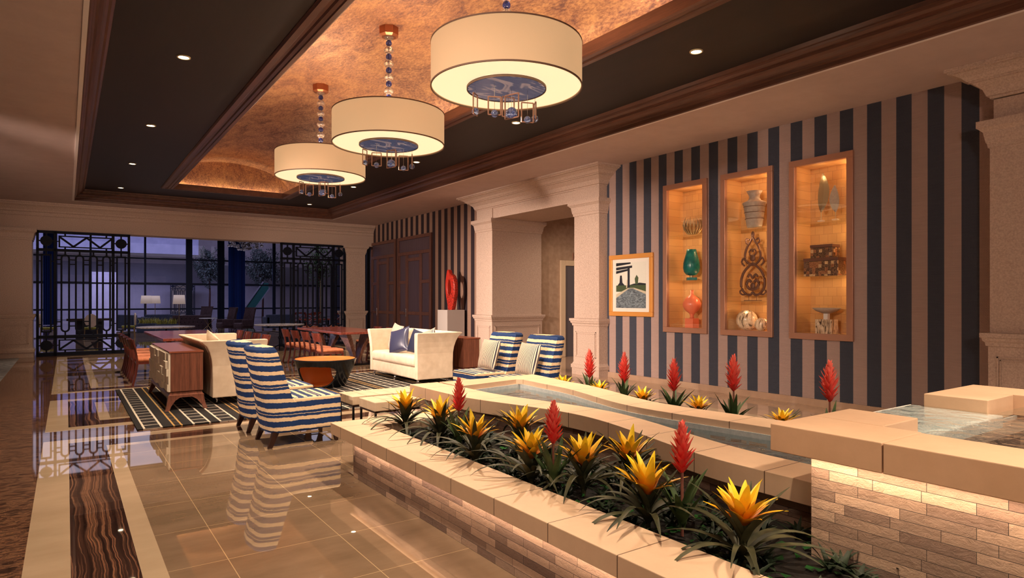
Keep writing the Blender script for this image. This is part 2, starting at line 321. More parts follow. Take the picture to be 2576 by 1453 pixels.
# ---------------------------------------------------------------- mesh helpers
def cat(pts, n=6, closed=False):
    out = []; N = len(pts)
    for i in range(N if closed else N-1):
        g = lambda k: Vector(pts[k % N] if closed else pts[max(0, min(N-1, k))])
        p0, p1, p2, p3 = g(i-1), g(i), g(i+1), g(i+2)
        for k in range(n):
            t = k/n; out.append(tuple(.5*((2*p1)+(p2-p0)*t+(2*p0-5*p1+4*p2-p3)*t*t+(3*p1-p0-3*p2+p3)*t*t*t)))
    if not closed: out.append(tuple(pts[-1]))
    return out
class MB:
    def __init__(s): s.v = []; s.f = []; s.mi = []; s.T = None
    def add(s, vs, fs, m=0):
        k = len(s.v)
        if s.T: vs = [s.T @ Vector(p) for p in vs]
        s.v += [tuple(p) for p in vs]; s.f += [tuple(i+k for i in f) for f in fs]; s.mi += [m]*len(fs); return s
    def box(s, x0, x1, y0, y1, z0, z1, m=0):
        return s.add([(x0, y0, z0), (x1, y0, z0), (x1, y1, z0), (x0, y1, z0), (x0, y0, z1), (x1, y0, z1), (x1, y1, z1), (x0, y1, z1)],
                     [(0, 3, 2, 1), (4, 5, 6, 7), (0, 1, 5, 4), (1, 2, 6, 5), (2, 3, 7, 6), (3, 0, 4, 7)], m)
    def cbox(s, cx, cy, cz, sx, sy, sz, m=0): return s.box(cx-sx/2, cx+sx/2, cy-sy/2, cy+sy/2, cz-sz/2, cz+sz/2, m)
    def prism(s, poly, ax, a, b, m=0):
        def P(p, t): return (t, p[0], p[1]) if ax == 'x' else ((p[0], t, p[1]) if ax == 'y' else (p[0], p[1], t))
        n = len(poly); vs = [P(p, a) for p in poly]+[P(p, b) for p in poly]
        return s.add(vs, [tuple(range(n))[::-1], tuple(range(n, 2*n))]+[(i, (i+1) % n, (i+1) % n+n, i+n) for i in range(n)], m)
    def loft(s, rings, m=0, cap=True, close=True):
        n = len(rings[0]); vs = [p for r in rings for p in r]; fs = []
        for k in range(len(rings)-1):
            for i in range(n if close else n-1):
                j = (i+1) % n; fs.append((k*n+i, k*n+j, (k+1)*n+j, (k+1)*n+i))
        if cap: fs += [tuple(range(n))[::-1], tuple(range((len(rings)-1)*n, len(rings)*n))]
        return s.add(vs, fs, m)
    def lathe(s, prof, n=24, cx=0, cy=0, m=0, cap=True):
        return s.loft([[(cx+r*math.cos(2*math.pi*i/n), cy+r*math.sin(2*math.pi*i/n), z) for i in range(n)] for r, z in prof], m, cap)
    def tube(s, pts, r, n=8, m=0):
        pts = [Vector(p) for p in pts]; rs = r if isinstance(r, (list, tuple)) else [r]*len(pts); rings = []
        for i, p in enumerate(pts):
            d = (pts[min(i+1, len(pts)-1)]-pts[max(i-1, 0)]).normalized()
            a = d.cross(Vector((0, 0, 1)) if abs(d.z) < .95 else Vector((0, 1, 0))).normalized(); b = d.cross(a)
            rings.append([p+(a*math.cos(2*math.pi*k/n)+b*math.sin(2*math.pi*k/n))*rs[i] for k in range(n)])
        return s.loft(rings, m)
    def bar(s, p, q, w, h=None, m=0):
        h = h or w; p, q = Vector(p), Vector(q); d = (q-p).normalized()
        a = d.cross(Vector((0, 0, 1)) if abs(d.z) < .95 else Vector((0, 1, 0))).normalized(); b = d.cross(a)
        if abs(d.z) >= .95: a, b = b, a
        return s.loft([[c+a*w/2*i+b*h/2*j for i, j in ((-1, -1), (1, -1), (1, 1), (-1, 1))] for c in (p, q)], m)
    def sphere(s, c, r, n=16, sc=(1, 1, 1), m=0):
        rings = []
        for k in range(n//2+1):
            t = math.pi*k/(n//2); rr = max(math.sin(t), .001)
            rings.append([(c[0]+r*sc[0]*rr*math.cos(2*math.pi*i/n), c[1]+r*sc[1]*rr*math.sin(2*math.pi*i/n), c[2]-r*sc[2]*math.cos(t)) for i in range(n)])
        return s.loft(rings, m)
    def stack(s, x0, x1, y0, y1, prof, m=0):
        return s.loft([[(x0-o, y0-o, z), (x1+o, y0-o, z), (x1+o, y1+o, z), (x0-o, y1+o, z)] for z, o in prof], m)
    def leaf(s, base, az, L, W, e0, e1, n=8, curl=.25, m=0, tip=1.6):
        # strap: starts at elevation e0, ends at elevation e1
        p = Vector(base); dx, dy = math.cos(az), math.sin(az); side = Vector((-dy, dx, 0)); vs = []; fs = []
        for i in range(n+1):
            t = i/n; e = e0+(e1-e0)*t; d = Vector((dx*math.cos(e), dy*math.cos(e), math.sin(e)))
            w = W*(min(1, .55+1.6*t))*max(0.02, 1-t**tip)**.7; up = side.cross(d)*-1
            vs += [p-side*w/2+up*w*curl, p, p+side*w/2+up*w*curl]; p = p+d*L/n
            if i: k = 3*i; fs += [(k-3, k-2, k+1, k), (k-2, k-1, k+2, k+1)]
        return s.add(vs, fs, m)
    def build(s, name, mat, parent=None, loc=None, smooth=False, bevel=0, sub=0, seg=2, recalc=True):
        me = bpy.data.meshes.new(name); me.from_pydata(s.v, [], s.f)
        for mm in (mat if isinstance(mat, (list, tuple)) else [mat]): me.materials.append(M[mm] if isinstance(mm, str) else mm)
        me.polygons.foreach_set('material_index', s.mi)
        if recalc:
            b = bmesh.new(); b.from_mesh(me); bmesh.ops.recalc_face_normals(b, faces=b.faces); b.to_mesh(me); b.free()
        if smooth: me.polygons.foreach_set('use_smooth', [True]*len(me.polygons))
        o = bpy.data.objects.new(name, me); COL.objects.link(o)
        if parent: o.parent = parent
        if loc: o.location = loc
        if bevel:
            md = o.modifiers.new('bevel', 'BEVEL'); md.width = bevel; md.segments = seg; md.limit_method = 'ANGLE'; md.angle_limit = R(40)
        if sub:
            md = o.modifiers.new('sub', 'SUBSURF'); md.levels = sub; md.render_levels = sub
        return o
def tag(o, label=None, cat=None, group=None, kind=None):
    if label: o['label'] = label
    if cat: o['category'] = cat
    if group: o['group'] = group
    if kind: o['kind'] = kind
    return o
def struct(o, label=None): o['kind'] = 'structure'; o['label'] = label or o.name; return o
def empty(name, loc, rz=0, label=None, cat=None, group=None):
    o = bpy.data.objects.new(name, None); COL.objects.link(o); o.location = loc; o.rotation_euler = (0, 0, rz); o.empty_display_size = .1
    return tag(o, label, cat, group)
def dup(root, loc, rz=None, label=None, scale=None):
    r = root.copy(); COL.objects.link(r); r.location = loc
    if rz is not None: r.rotation_euler = (0, 0, rz)
    if label: r['label'] = label
    if scale: r.scale = (scale,)*3
    for ch in root.children:
        c = ch.copy(); COL.objects.link(c); c.parent = r
        for g in ch.children:
            d = g.copy(); COL.objects.link(d); d.parent = c
    return r
def framesweep(x0, x1, y0, y1, prof, closed=True):
    # prof: (inward offset, z); mitred ring
    b = MB(); n = len(prof); rings = []
    for (cx, cy, sx, sy) in ((x0, y0, 1, 1), (x1, y0, -1, 1), (x1, y1, -1, -1), (x0, y1, 1, -1)):
        rings.append([(cx+sx*o, cy+sy*o, z) for o, z in prof])
    vs = [p for r in rings for p in r]; fs = []
    for k in range(4):
        for i in range(n if closed else n-1):
            j = (i+1) % n; kk = (k+1) % 4
            fs.append((k*n+i, k*n+j, kk*n+j, kk*n+i))
    return b.add(vs, fs)

# ================================================================ SETTING
WX = 8.74; WL = 8.84; ZC = 4.104; ZS = 4.383
# ---- floor
def floor_mesh():
    mats = ['tile', 'border', 'onyxY', 'onyxX', 'granite', 'carpet', 'tilewall']
    rects = []                                     # later wins
    def R_(x0, x1, y0, y1, m): rects.append((x0, x1, y0, y1, mats.index(m)))
    R_(-9, 24, -4, 56, 'tile'); R_(-9, -1.0, -4, 21, 'carpet'); R_(-1.0, -.2, -4, 56, 'granite')
    R_(-.2, 7.4, -4, 21, 'granite')
    R_(7.4, 8.2, -4, 21, 'granite'); R_(8.2, 12, -4, 21, 'tilewall'); R_(5.3, 12, -4, 8.3, 'tilewall')
    def zone(y0, y1, x0=-.2, x1=7.4, e=.22, o=.32, l=.12):
        R_(x0, x1, y0, y1, 'border'); R_(x0+e, x1-e, y0+e, y1-e, 'onyxX')
        R_(x0+e, x0+e+o, y0+e, y1-e, 'onyxY'); R_(x1-e-o, x1-e, y0+e, y1-e, 'onyxY')
        R_(x0+e+o, x1-e-o, y0+e+o, y1-e-o, 'border'); R_(x0+e+o+l, x1-e-o-l, y0+e+o+l, y1-e-o-l, 'tile')
    zone(-6, 8.37); zone(8.96, 11.76); zone(12.53, 20.7)
    R_(-1, 9, 20.7, 20.95, 'granite')
    for y in (21.0, 28.5, 36.5, 44.0): zone(y, y+6.8, .5, 8.5)
    for y in (22., 31., 40.): zone(y, y+8, -8, -.4); zone(y, y+8, 9.5, 17)
    xs = sorted({r[i] for r in rects for i in (0, 1)}); ys = sorted({max(-4, r[i]) for r in rects for i in (2, 3)})
    b = MB(); b.v = [(x, y, 0) for y in ys for x in xs]; n = len(xs)
    for j in range(len(ys)-1):
        for i in range(n-1):
            cx, cy = (xs[i]+xs[i+1])/2, (ys[j]+ys[j+1])/2; m = 0
            for r in rects:
                if r[0] < cx < r[1] and r[2] < cy < r[3]: m = r[4]
            b.f.append((j*n+i, j*n+i+1, (j+1)*n+i+1, (j+1)*n+i)); b.mi.append(m)
    return b.build('floor', mats, recalc=False)
struct(floor_mesh(), 'polished beige tile floor with onyx and granite bands')
# ---- ceiling: flat plaster with a rectangular hole, dark tray soffit, copper vault
TX0, TX1, TY0, TY1 = .167, 7.0, -2.5, 20.12
b = MB()
for (x0, x1, y0, y1) in ((-8, TX0, -4, 21.4), (TX1, 13, -4, 21.4), (TX0, TX1, TY1, 21.4), (TX0, TX1, -4, TY0)): b.box(x0, x1, y0, y1, ZC, ZC+.02)
struct(b.build('ceiling', 'plaster'), 'flat plaster ceiling around the dark tray')
OX0, OX1, OY0, OY1 = 2.24, 4.93, -1.2, 18.2
b = MB()
for (x0, x1, y0, y1) in ((TX0-.1, OX0-.24, TY0, TY1+.1), (OX1+.24, TX1+.1, TY0, TY1+.1), (OX0-.24, OX1+.24, OY1+.24, TY1+.1), (OX0-.24, OX1+.24, TY0, OY0-.24)): b.box(x0, x1, y0, y1, ZS, ZS+.05)
struct(b.build('ceiling_soffit', 'darkwood'), 'dark wood soffit of the ceiling tray')
pr = [(-.03, ZC-.002), (.0, ZC-.012), (.012, ZC-.0), (.012, ZC+.05), (.035, ZC+.06), (.04, ZC+.09), (.06, ZC+.1), (.085, ZC+.13), (.12, ZC+.15), (.135, ZC+.15), (.135, ZC+.175), (.16, ZC+.18), (.185, ZC+.205), (.19, ZC+.23), (.215, ZC+.235), (.225, ZS+.001), (-.03, ZS+.001)]
struct(framesweep(TX0, TX1, TY0, TY1, pr).build('trim_1', 'crownwood'), 'stepped walnut crown around the ceiling tray')
pr = [(-.012, ZC-.004), (-.1, ZC-.004), (-.1, ZC-.014), (-.012, ZC-.014)]
struct(framesweep(TX0, TX1, TY0, TY1, [(-.002, ZC-.014), (-.045, ZC-.014), (-.045, ZC+.002), (-.002, ZC+.002)]).build('trim_2', 'paper'), 'thin pale bead edging the plaster ceiling')
pr = [(0, ZS+.09), (0, ZS-.045), (-.02, ZS-.06), (-.07, ZS-.06), (-.08, ZS-.045), (-.12, ZS-.04), (-.135, ZS-.02), (-.17, ZS-.02), (-.185, ZS-.035), (-.25, ZS-.035), (-.27, ZS-.01), (-.27, ZS+.01), (-.025, ZS+.01), (-.025, ZS+.09)]
struct(framesweep(OX0, OX1, OY0, OY1, pr).build('trim_3', 'crownwood'), 'walnut moulding around the copper vault opening')
def vault():
    b = MB(); n = 28; zs, rise = ZS+.02, .77; hw = (OX1-OX0)/2+.22; cx = (OX0+OX1)/2; arc = [(cx+hw*math.cos(math.pi*i/n), zs+rise*math.sin(math.pi*i/n)**.85) for i in range(n+1)]
    ny = 40; Y0, Y1 = OY0-.1, OY1+.12
    vs = [(x, Y0+(Y1-Y0)*j/ny, z) for j in range(ny+1) for x, z in arc]; m = n+1
    b.add(vs, [(j*m+i, j*m+i+1, (j+1)*m+i+1, (j+1)*m+i) for j in range(ny) for i in range(n)])
    for Y in (Y0, Y1): b.add([(x, Y, z) for x, z in arc], [tuple(range(m))])
    return b.build('ceiling_vault', 'gold', smooth=True, recalc=False)
struct(vault(), 'barrel vault finished in distressed copper leaf')
CX = (OX0+OX1)/2
# LED coves lying on the ledge behind the vault moulding
for (x, y, sx, sy) in ((OX0-.12, 8.5, .05, 19), (OX1+.12, 8.5, .05, 19), (CX, OY1+.07, 2.6, .05)):
    b = MB().box(x-sx/2, x+sx/2, y-sy/2, y+sy/2, ZS+.015, ZS+.03); o = b.build('cove_light_strip', emit('cove_led', (1, .74, .42, 1), 34 if sx > 1 else 11))
    tag(o, {0: 'glowing strip along the left edge of the copper vault', 1: 'glowing strip along the right edge of the copper vault', 2: 'glowing strip along the far end of the copper vault'}[0 if x < 3 else (1 if x > 4.5 else 2)], 'light strip')

# ---- right wall with three display niches
NY = [(4.43, 5.36), (5.63, 6.56), (6.83, 7.775)]; NZ0, NZ1, FR = .942, 3.53, .088
b = MB(); ys = sorted([-4, 9.6]+[y for a in NY for y in (a[0]+.06, a[1]-.06)]); zs = [0, NZ0+.06, NZ1-.06, ZC]
for j in range(len(ys)-1):
    for k in range(3):
        if k == 1 and j % 2 == 1: continue
        b.box(WX, WX+.1, ys[j], ys[j+1], zs[k], zs[k+1])
b.build('wall_right', 'wallstripe'); struct(bpy.data.objects['wall_right'], 'striped woven wallpaper wall with display niches')
struct(MB().box(WX-.025, WX, 3.3, 9.2, 0, .085).box(WX-.03, WX, 3.3, 9.2, .085, .1).build('baseboard_right', 'tilewall'), 'low stone baseboard under the striped wall')
b = MB().box(WL, WL+.1, 13.5, 21.5, 0, ZC); struct(b.build('wall_back_right', 'wallstripeL'), 'dark striped wallpaper wall with double doors')
struct(MB().box(-8.2, -8, -4, 56, 0, 6).build('wall_left', 'plaster'), 'corridor wall far left')
# ---- stone pilasters
def pilaster_prof(cap_z=3.5, extra=True):
    return [(0, .035), (.13, .035), (.135, .05), (.2, .05), (.215, .03), (.24, .02), (.25, .012), (.985, .012), (.99, .03), (1.03, .035), (1.05, .055), (1.08, .06), (1.085, .075), (1.135, .075), (1.14, .0), (cap_z-.3, 0), (cap_z-.295, .015), (cap_z-.25, .02), (cap_z-.24, .03), (cap_z-.12, .05), (cap_z-.08, .09), (cap_z-.075, .1), (cap_z, .1)]
def pilaster(name, x0, x1, y0, y1, top=3.5, panels=(), label=''):
    b = MB().stack(x0, x1, y0, y1, pilaster_prof(top))
    for (face, a0, a1) in panels:                  # raised panel mouldings on the dado
        for (u0, u1, z0, z1) in ((a0+.07, a1-.07, .86, .875), (a0+.07, a1-.07, .36, .375), (a0+.07, a0+.085, .36, .875), (a1-.085, a1-.07, .36, .875), (a0+.1, a1-.1, .83, .84), (a0+.1, a0+.11, .4, .84), (a1-.11, a1-.1, .4, .84)):
            if face == 'x': b.box(x0-.024, x0, u0, u1, z0, z1)
            else: b.box(u0, u1, y0-.024, y0, z0, z1)
    return struct(b.build(name, 'lime'), label)
pilaster('trim_4', 8.52, 8.95, 9.24, 9.98, 3.5, [('x', 9.24, 9.98)], 'limestone pilaster right of the elevator alcove')
pilaster('trim_5', 8.52, 10.03, 13.05, 13.79, 3.5, [('x', 13.05, 13.79), ('y', 8.52, 10.03)], 'deep limestone pier left of the elevator alcove')
crown = [(3.5, .0), (3.745, .0), (3.75, .03), (3.775, .035), (3.78, .06), (3.86, .09), (3.93, .17), (3.935, .2), (3.95, .2), (3.955, .22), (4.0, .26), (4.04, .33), (4.045, .37), (4.06, .37), (4.065, .4), (ZC-.002, .4)]
b = MB().stack(8.55, 10.0, 9.27, 13.76, [(3.502, 0), (3.77, 0)]).stack(8.55, 9.6, 9.27, 13.76, crown[2:])
b.stack(8.53, 8.9, 9.25, 9.97, [(3.5, 0), (3.75, 0)]).stack(8.53, 8.9, 13.06, 13.78, [(3.5, 0), (3.75, 0)])
struct(b.build('trim_6', 'lime'), 'limestone entablature with deep crown over the elevator alcove')
pilaster('trim_7', 8.48, 9.2, .6, 2.8, 3.5, [('x', .6, 2.8)], 'limestone pilaster at the right edge of the striped wall')
b = MB().stack(8.5, 9.2, .6, 2.77, [(3.5, 0), (3.74, 0)]).stack(8.5, 9.2, .6, 2.77, [(z, o*.9) for z, o in crown[2:]])
struct(b.build('trim_8', 'lime'), 'crown over the pilaster at the right edge')
# alcove
struct(MB().box(8.9, 16, 13.15, 13.3, 0, ZC).build('wall_alcove', 'wall2'), 'woven beige wall around the elevator')
struct(MB().box(8.85, 8.95, 13.6, 14.2, 0, ZC).box(8.8, 16, 9.3, 9.4, 0, ZC).build('wall_alcove_side', 'wall2'))
struct(MB().box(10.0, 16, 9.2, 13.3, 3.92, 3.95).build('ceiling_alcove', 'plaster'), 'ceiling inside the elevator alcove')
e = empty('door_1', (10.93, 13.15, 0)); struct(e, 'grey steel elevator door in the alcove')
b = MB().box(-.21, -.04, -.05, .0, 0, 2.56).box(-.04, 1.5, -.05, 0, 2.42, 2.56).box(1.34, 1.5, -.05, 0, 0, 2.42); b.build('door_surround', 'elevframe', e, bevel=.01)
MB().box(-.05, .46, -.02, 0, 0, 2.42).build('door_panel', 'greydoor', e); MB().box(.466, 1.34, -.02, 0, 0, 2.42).build('door_panel', 'greydoor', e)
e = empty('floor_indicator', (11.25, 13.15, 2.6), 0, 'small dark floor indicator plate above the elevator door', 'indicator')
MB().box(-.09, .09, -.025, 0, 0, .18).build('plate', 'bronze', e, bevel=.006); MB().box(-.06, .06, -.03, -.02, .03, .15).build('display', 'black', e)
bb = MB().box(-.03, .03, -.034, -.03, .115, .125).box(-.03, .03, -.034, -.03, .085, .095).box(-.03, .03, -.034, -.03, .05, .06).box(-.03, -.02, -.034, -.03, .05, .125); bb.build('lit_digit', emit('red_digit', (1, .08, .05, 1), 1.2), e)
lamp('alcove_downlight', 'SPOT', (10.6, 11.4, 3.9), 190, WARM, size=.15, spot=150, blend=.9)
# dark double doors on the left part of the right wall
def wood_door(n, y0, y1, zt, label):
    e = empty('door_%d' % n, (WL, y0, 0)); struct(e, label); W = y1-y0
    b = MB().box(-.06, 0, 0, .09, 0, zt).box(-.06, 0, W-.09, W, 0, zt).box(-.06, 0, .09, W-.09, zt-.1, zt).box(-.055, 0, .09, W-.09, 2.92, 3.02)
    for (a, c, z0, z1) in ((.1, .16, 0, 2.92), (W-.16, W-.1, 0, 2.92), (W*.27, W*.27+.16, 0, 2.92), (W*.68, W*.68+.16, 0, 2.92)): b.box(-.045, 0, a, c, z0, z1)
    for (a, c, z) in ((.1, W*.27, 1.05), (.1, W*.27, 2.02), (W*.75, W-.1, 1.05), (W*.75, W-.1, 2.02), (W*.3, W*.7, 2.72), (W*.3, W*.7, 1.05)): b.box(-.044, 0, a, c, z, z+.1)
    b.build('door_frame', 'doorwood', e, bevel=.006)
    dp = MB().box(-.018, 0, .05, W-.05, 0, zt-.05).build('door_panel', 'doorpanel', e)
    h = MB().tube([(-.06, W*.72, .98), (-.06, W*.72, 1.24)], .014).tube([(-.03, W*.72, 1.14), (-.09, W*.72, 1.14), (-.09, W*.72+.12, 1.14)], .011); h.build('door_handle', 'chrome', dp)
wood_door(2, 19.25, 21.3, 3.5, 'dark carved wood doorway farther from the red sculpture')
wood_door(3, 16.75, 19.08, 3.5, 'dark carved wood doorway nearer to the red sculpture')
# ---- back beam, pilasters and lounge shell
BY = 21.2
b = MB().box(-8, 8.9, BY, BY+.6, 3.38, ZC)
b.loft([[(x, y, z) for y, z in [(BY+.1, 3.74), (BY, 3.74), (BY-.02, 3.76), (BY-.025, 3.84), (BY-.06, 3.86), (BY-.07, 3.9), (BY-.14, 3.98), (BY-.2, 4.02), (BY-.205, 4.06), (BY-.23, 4.065), (BY-.23, ZC-.002), (BY+.1, ZC-.002)]] for x in (-8, 8.84)])
struct(b.build('wall_back', 'lime'), 'limestone beam with crown over the lounge opening')
pilaster('trim_9', 7.83, 8.5, BY-.12, BY+.5, 3.38, [('x', BY-.1, BY+.4), ('y', 7.83, 8.5)], 'limestone pilaster beside the dark doors')
pilaster('trim_10', -3.2, -.74, BY-.2, BY+.5, 3.38, [('y', -1.7, -.74)], 'broad limestone pilaster left of the metal screen')
# ---- lounge beyond
LY = 50.
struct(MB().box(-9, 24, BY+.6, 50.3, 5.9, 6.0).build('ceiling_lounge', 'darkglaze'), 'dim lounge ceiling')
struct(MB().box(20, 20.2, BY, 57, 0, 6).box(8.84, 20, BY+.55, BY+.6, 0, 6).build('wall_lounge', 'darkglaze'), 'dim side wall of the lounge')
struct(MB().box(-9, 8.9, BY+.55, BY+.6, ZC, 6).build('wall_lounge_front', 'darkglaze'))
def window(n, x0, x1, vx, zs, label):
    e = empty('window_%d' % n, (x0, LY, 0)); struct(e, label); W = x1-x0
    b = MB()
    for v, w_ in vx: b.box(v-x0-w_/2, v-x0+w_/2, -.1, .1, 0, 5.9)
    for z in zs: b.box(0, W, -.06, .06, z-.055, z+.055)
    b.build('window_frame', 'winframe', e); MB().box(0, W, -.012, .012, 0, 5.9).build('pane', 'winglass', e)
window(1, -8, 7.1, [(-1.9, .1), (1.3, .12), (4.4, .12)], (.9, 2.63, 4.36), 'tall lounge window wall, left bays')
window(2, 7.1, 20, [(7.1, .4), (9.3, .2), (12.9, .2), (16.2, .2), (19, .2)], (.9, 2.63, 4.36), 'tall lounge window wall, right bays')
M['atr'] = speck('atrium_wall', C(150, 142, 150), C(160, 152, 160), 1.2, .9, 0); M['atr2'] = speck('atrium_balcony', C(84, 82, 96), C(98, 94, 108), 2, .9, 0); M['atr3'] = speck('atrium_dark_band', C(100, 96, 104), C(110, 106, 114), 1, .9, 0)
b = MB().box(-9, 26, 62, 62.2, 0, 12, 0).box(-9, 26, 61.2, 62, 3.0, 4.6, 1); struct(b.build('wall_atrium', ['atr', 'atr3']), 'dim atrium wall beyond the windows')
struct(MB().box(-9, 26, 50.2, 62, -.06, -.005).build('floor_atrium', 'atr3'), 'atrium floor beyond the windows')
o = MB().box(-6, 8.4, 54.5, 54.8, 5.0, 7.2).build('atrium_balcony', 'atr2'); struct(o, 'pale balcony front high in the atrium')
o = MB().box(1.5, 1.5+1.6, 56, 56.6, 0, 3.6).build('trim_11', 'atr'); struct(o, 'distant lit pilaster beyond the window')
lamp('atrium_light', 'AREA', (2, 50.6, 5.8), 1900, (.72, .70, 1), (R(60), 0, 0), 20, 2)
lamp('lounge_light', 'AREA', (4, 36, 5.85), 560, (.8, .74, .95), (0, 0, 0), 16, 16)
lamp('lounge_light_near', 'AREA', (4, 25, 5.8), 110, (.8, .66, .8), (0, 0, 0), 8, 4)

# ================================================================ CEILING LIGHTS
spotpos = [(1.14, 8.43, 'first'), (1.14, 12.03, ''), (1.14, 15.62, ''), (1.14, 19.12, ''), (5.98, 4.84, ''), (5.98, 8.45, ''), (5.98, 12.04, ''), (5.98, 15.6, ''), (5.98, 19.17, '')]
dlab = ['round downlight in the left dark soffit, nearest and largest', 'round downlight in the left dark soffit, second from the nearest', 'round downlight in the left dark soffit, third from the nearest', 'round downlight in the left dark soffit, farthest corner',
        'round downlight in the right dark soffit, high above the tallest display niche', 'round downlight in the right soffit below the pendants of the nearest chandelier', 'round downlight in the right soffit beside the rim of the middle chandelier',
        'small downlight in the right soffit beside the rim of the farthest chandelier', 'small downlight in the far soffit below the pendants of the farthest chandelier']
dl = None
for (x, y, _), lb in zip(spotpos, dlab):
    if dl is None:
        dl = empty('ceiling_downlight', (x, y, ZS), 0, lb, 'downlight', 'downlights in the dark soffit')
        MB().lathe([(.076, .002), (.076, -.01), (.062, -.014), (.058, -.004), (.058, .002)], 28).build('trim_ring', 'dltrim', dl, smooth=True)
        MB().lathe([(.001, -.006), (.057, -.006), (.057, -.001), (.001, -.001)], 28).build('lens', 'led', dl)
    else: dup(dl, (x, y, ZS), 0, lb)
    lamp('downlight_lamp', 'SPOT', (x, y, ZS-.03), 520, (1, .78, .56), size=.05, spot=78, blend=.8)
for x, y in ((5.98, 1.25), (1.14, 4.84), (1.14, 1.25)): lamp('downlight_lamp', 'SPOT', (x, y, ZS-.03), 520, (1, .78, .56), size=.05, spot=78, blend=.8)
# chandeliers
def chandelier():
    e = empty('drum_chandelier', (3.57, 5.21, 3.59), 0, 'large cream drum chandelier, nearest and largest of the three', 'chandelier', 'drum chandeliers under the copper vault')
    Rr = .744; H = .43
    sh = MB().lathe([(Rr, .012), (Rr, H-.012), (Rr-.006, H-.012), (Rr-.006, .012), (Rr, .012)], 96, cap=False).build('shade', 'shade', e, smooth=True)
    for z in (0, H-.014): MB().lathe([(Rr-.008, z), (Rr+.004, z), (Rr+.004, z+.014), (Rr-.008, z+.014), (Rr-.008, z)], 96, cap=False).build('rim', 'shaderim', sh, smooth=False)
    MB().lathe([(.001, .02), (Rr-.01, .02), (Rr-.01, .026), (.001, .026)], 96).build('diffuser', 'diffuser', e)
    MB().lathe([(.001, -.008), (.375, -.008), (.385, -.004), (.385, .008), (.001, .008)], 64).build('agate_disc', 'agate', e)
    MB().lathe([(.386, -.012), (.394, -.012), (.394, .01), (.386, .01), (.386, -.012)], 64, cap=False).build('disc_rim', 'shaderim', e)
    MB().tube([(0, 0, .03), (0, 0, 1.5)], .008).build('rod', 'chrome', e)
    for k in range(3):
        a = k*2.09; MB().tube([(0, 0, H+.03), (math.cos(a)*Rr*.98, math.sin(a)*Rr*.98, H-.01)], .005, 6).build('spoke', 'chrome', sh)
    z = .5; i = 0
    while z < 1.42:
        if i % 2: MB().sphere((0, 0, z+.045), .042, 14).build('blue_bead', 'bluecrystal', e, smooth=True); z += .083
        else: MB().sphere((0, 0, z+.05), .068, 16, (1, 1, .58)).lathe([(.03, z+.0), (.05, z+.015), (.03, z+.022)], 14).lathe([(.03, z+.078), (.05, z+.085), (.03, z+.1)], 14).build('clear_bead', 'crystal', e, smooth=True); z += .1
        i += 1
    MB().lathe([(.001, 1.455), (.10, 1.455), (.135, 1.48), (.135, 1.62), (.001, 1.62)], 8).build('canopy', 'copper', e)
    for (x, y, zb, r, w_, h, a) in ((-.30, .10, -.10, .035, .10, .20, 70), (-.24, -.15, -.17, .035, .12, .17, 10), (-.02, -.12, -.12, .055, .16, .23, -35), (.09, .10, -.06, .04, .13, .2, 25), (.14, -.16, -.17, .035, .12, .19, 15), (.33, -.03, -.10, .036, .09, .17, 100)):
        zb -= .11; c, s_ = math.cos(R(a-35)), math.sin(R(a-35)); b = MB(); zt = zb+.06+h*.35; zb2 = zt-h
        P = lambda u, z: (x+c*u, y+s_*u, z)
        for p, q in ((P(-w_/2, zt), P(w_/2, zt)), (P(-w_/2, zb2), P(w_/2, zb2)), (P(-w_/2, zb2), P(-w_/2, zt)), (P(w_/2, zb2), P(w_/2, zt))): b.bar(p, q, .010, .010)
        b.build('pendant_frame', 'bronze', e)
        bl = MB().sphere((x, y, zb-.04), r, 18).build('pendant_ball', 'iceball', e, smooth=True)
        MB().tube([(x, y, 0), (x, y, zb-.02)], .0018, 5).build('wire', 'chrome', bl)
    return e
ch = chandelier()
dup(ch, (3.57, 8.02, 3.59), 0, 'cream drum chandelier hanging in the middle of the three')
dup(ch, (3.57, 10.83, 3.59), 0, 'cream drum chandelier, farthest and smallest looking of the three')
for y in (5.21, 8.02, 10.83):
    lamp('chandelier_and_fill_spot', 'SPOT', (3.57, y, 3.31), 460, (1, .78, .58), (0, 0, 0), .04, spot=150, blend=1)
    for k in range(3): lamp('chandelier_bulb', 'POINT', (3.57+.42*math.cos(k*2.1+.4), y+.42*math.sin(k*2.1+.4), 3.9), 26, (1, .74, .52), size=.08)

lamp('chandelier_and_fill_spot', 'SPOT', (3.57, -.41, 3.31), 620, (1, .78, .58), (0, 0, 0), .1, spot=150, blend=1)  # added fill spot behind the camera; no chandelier hangs there
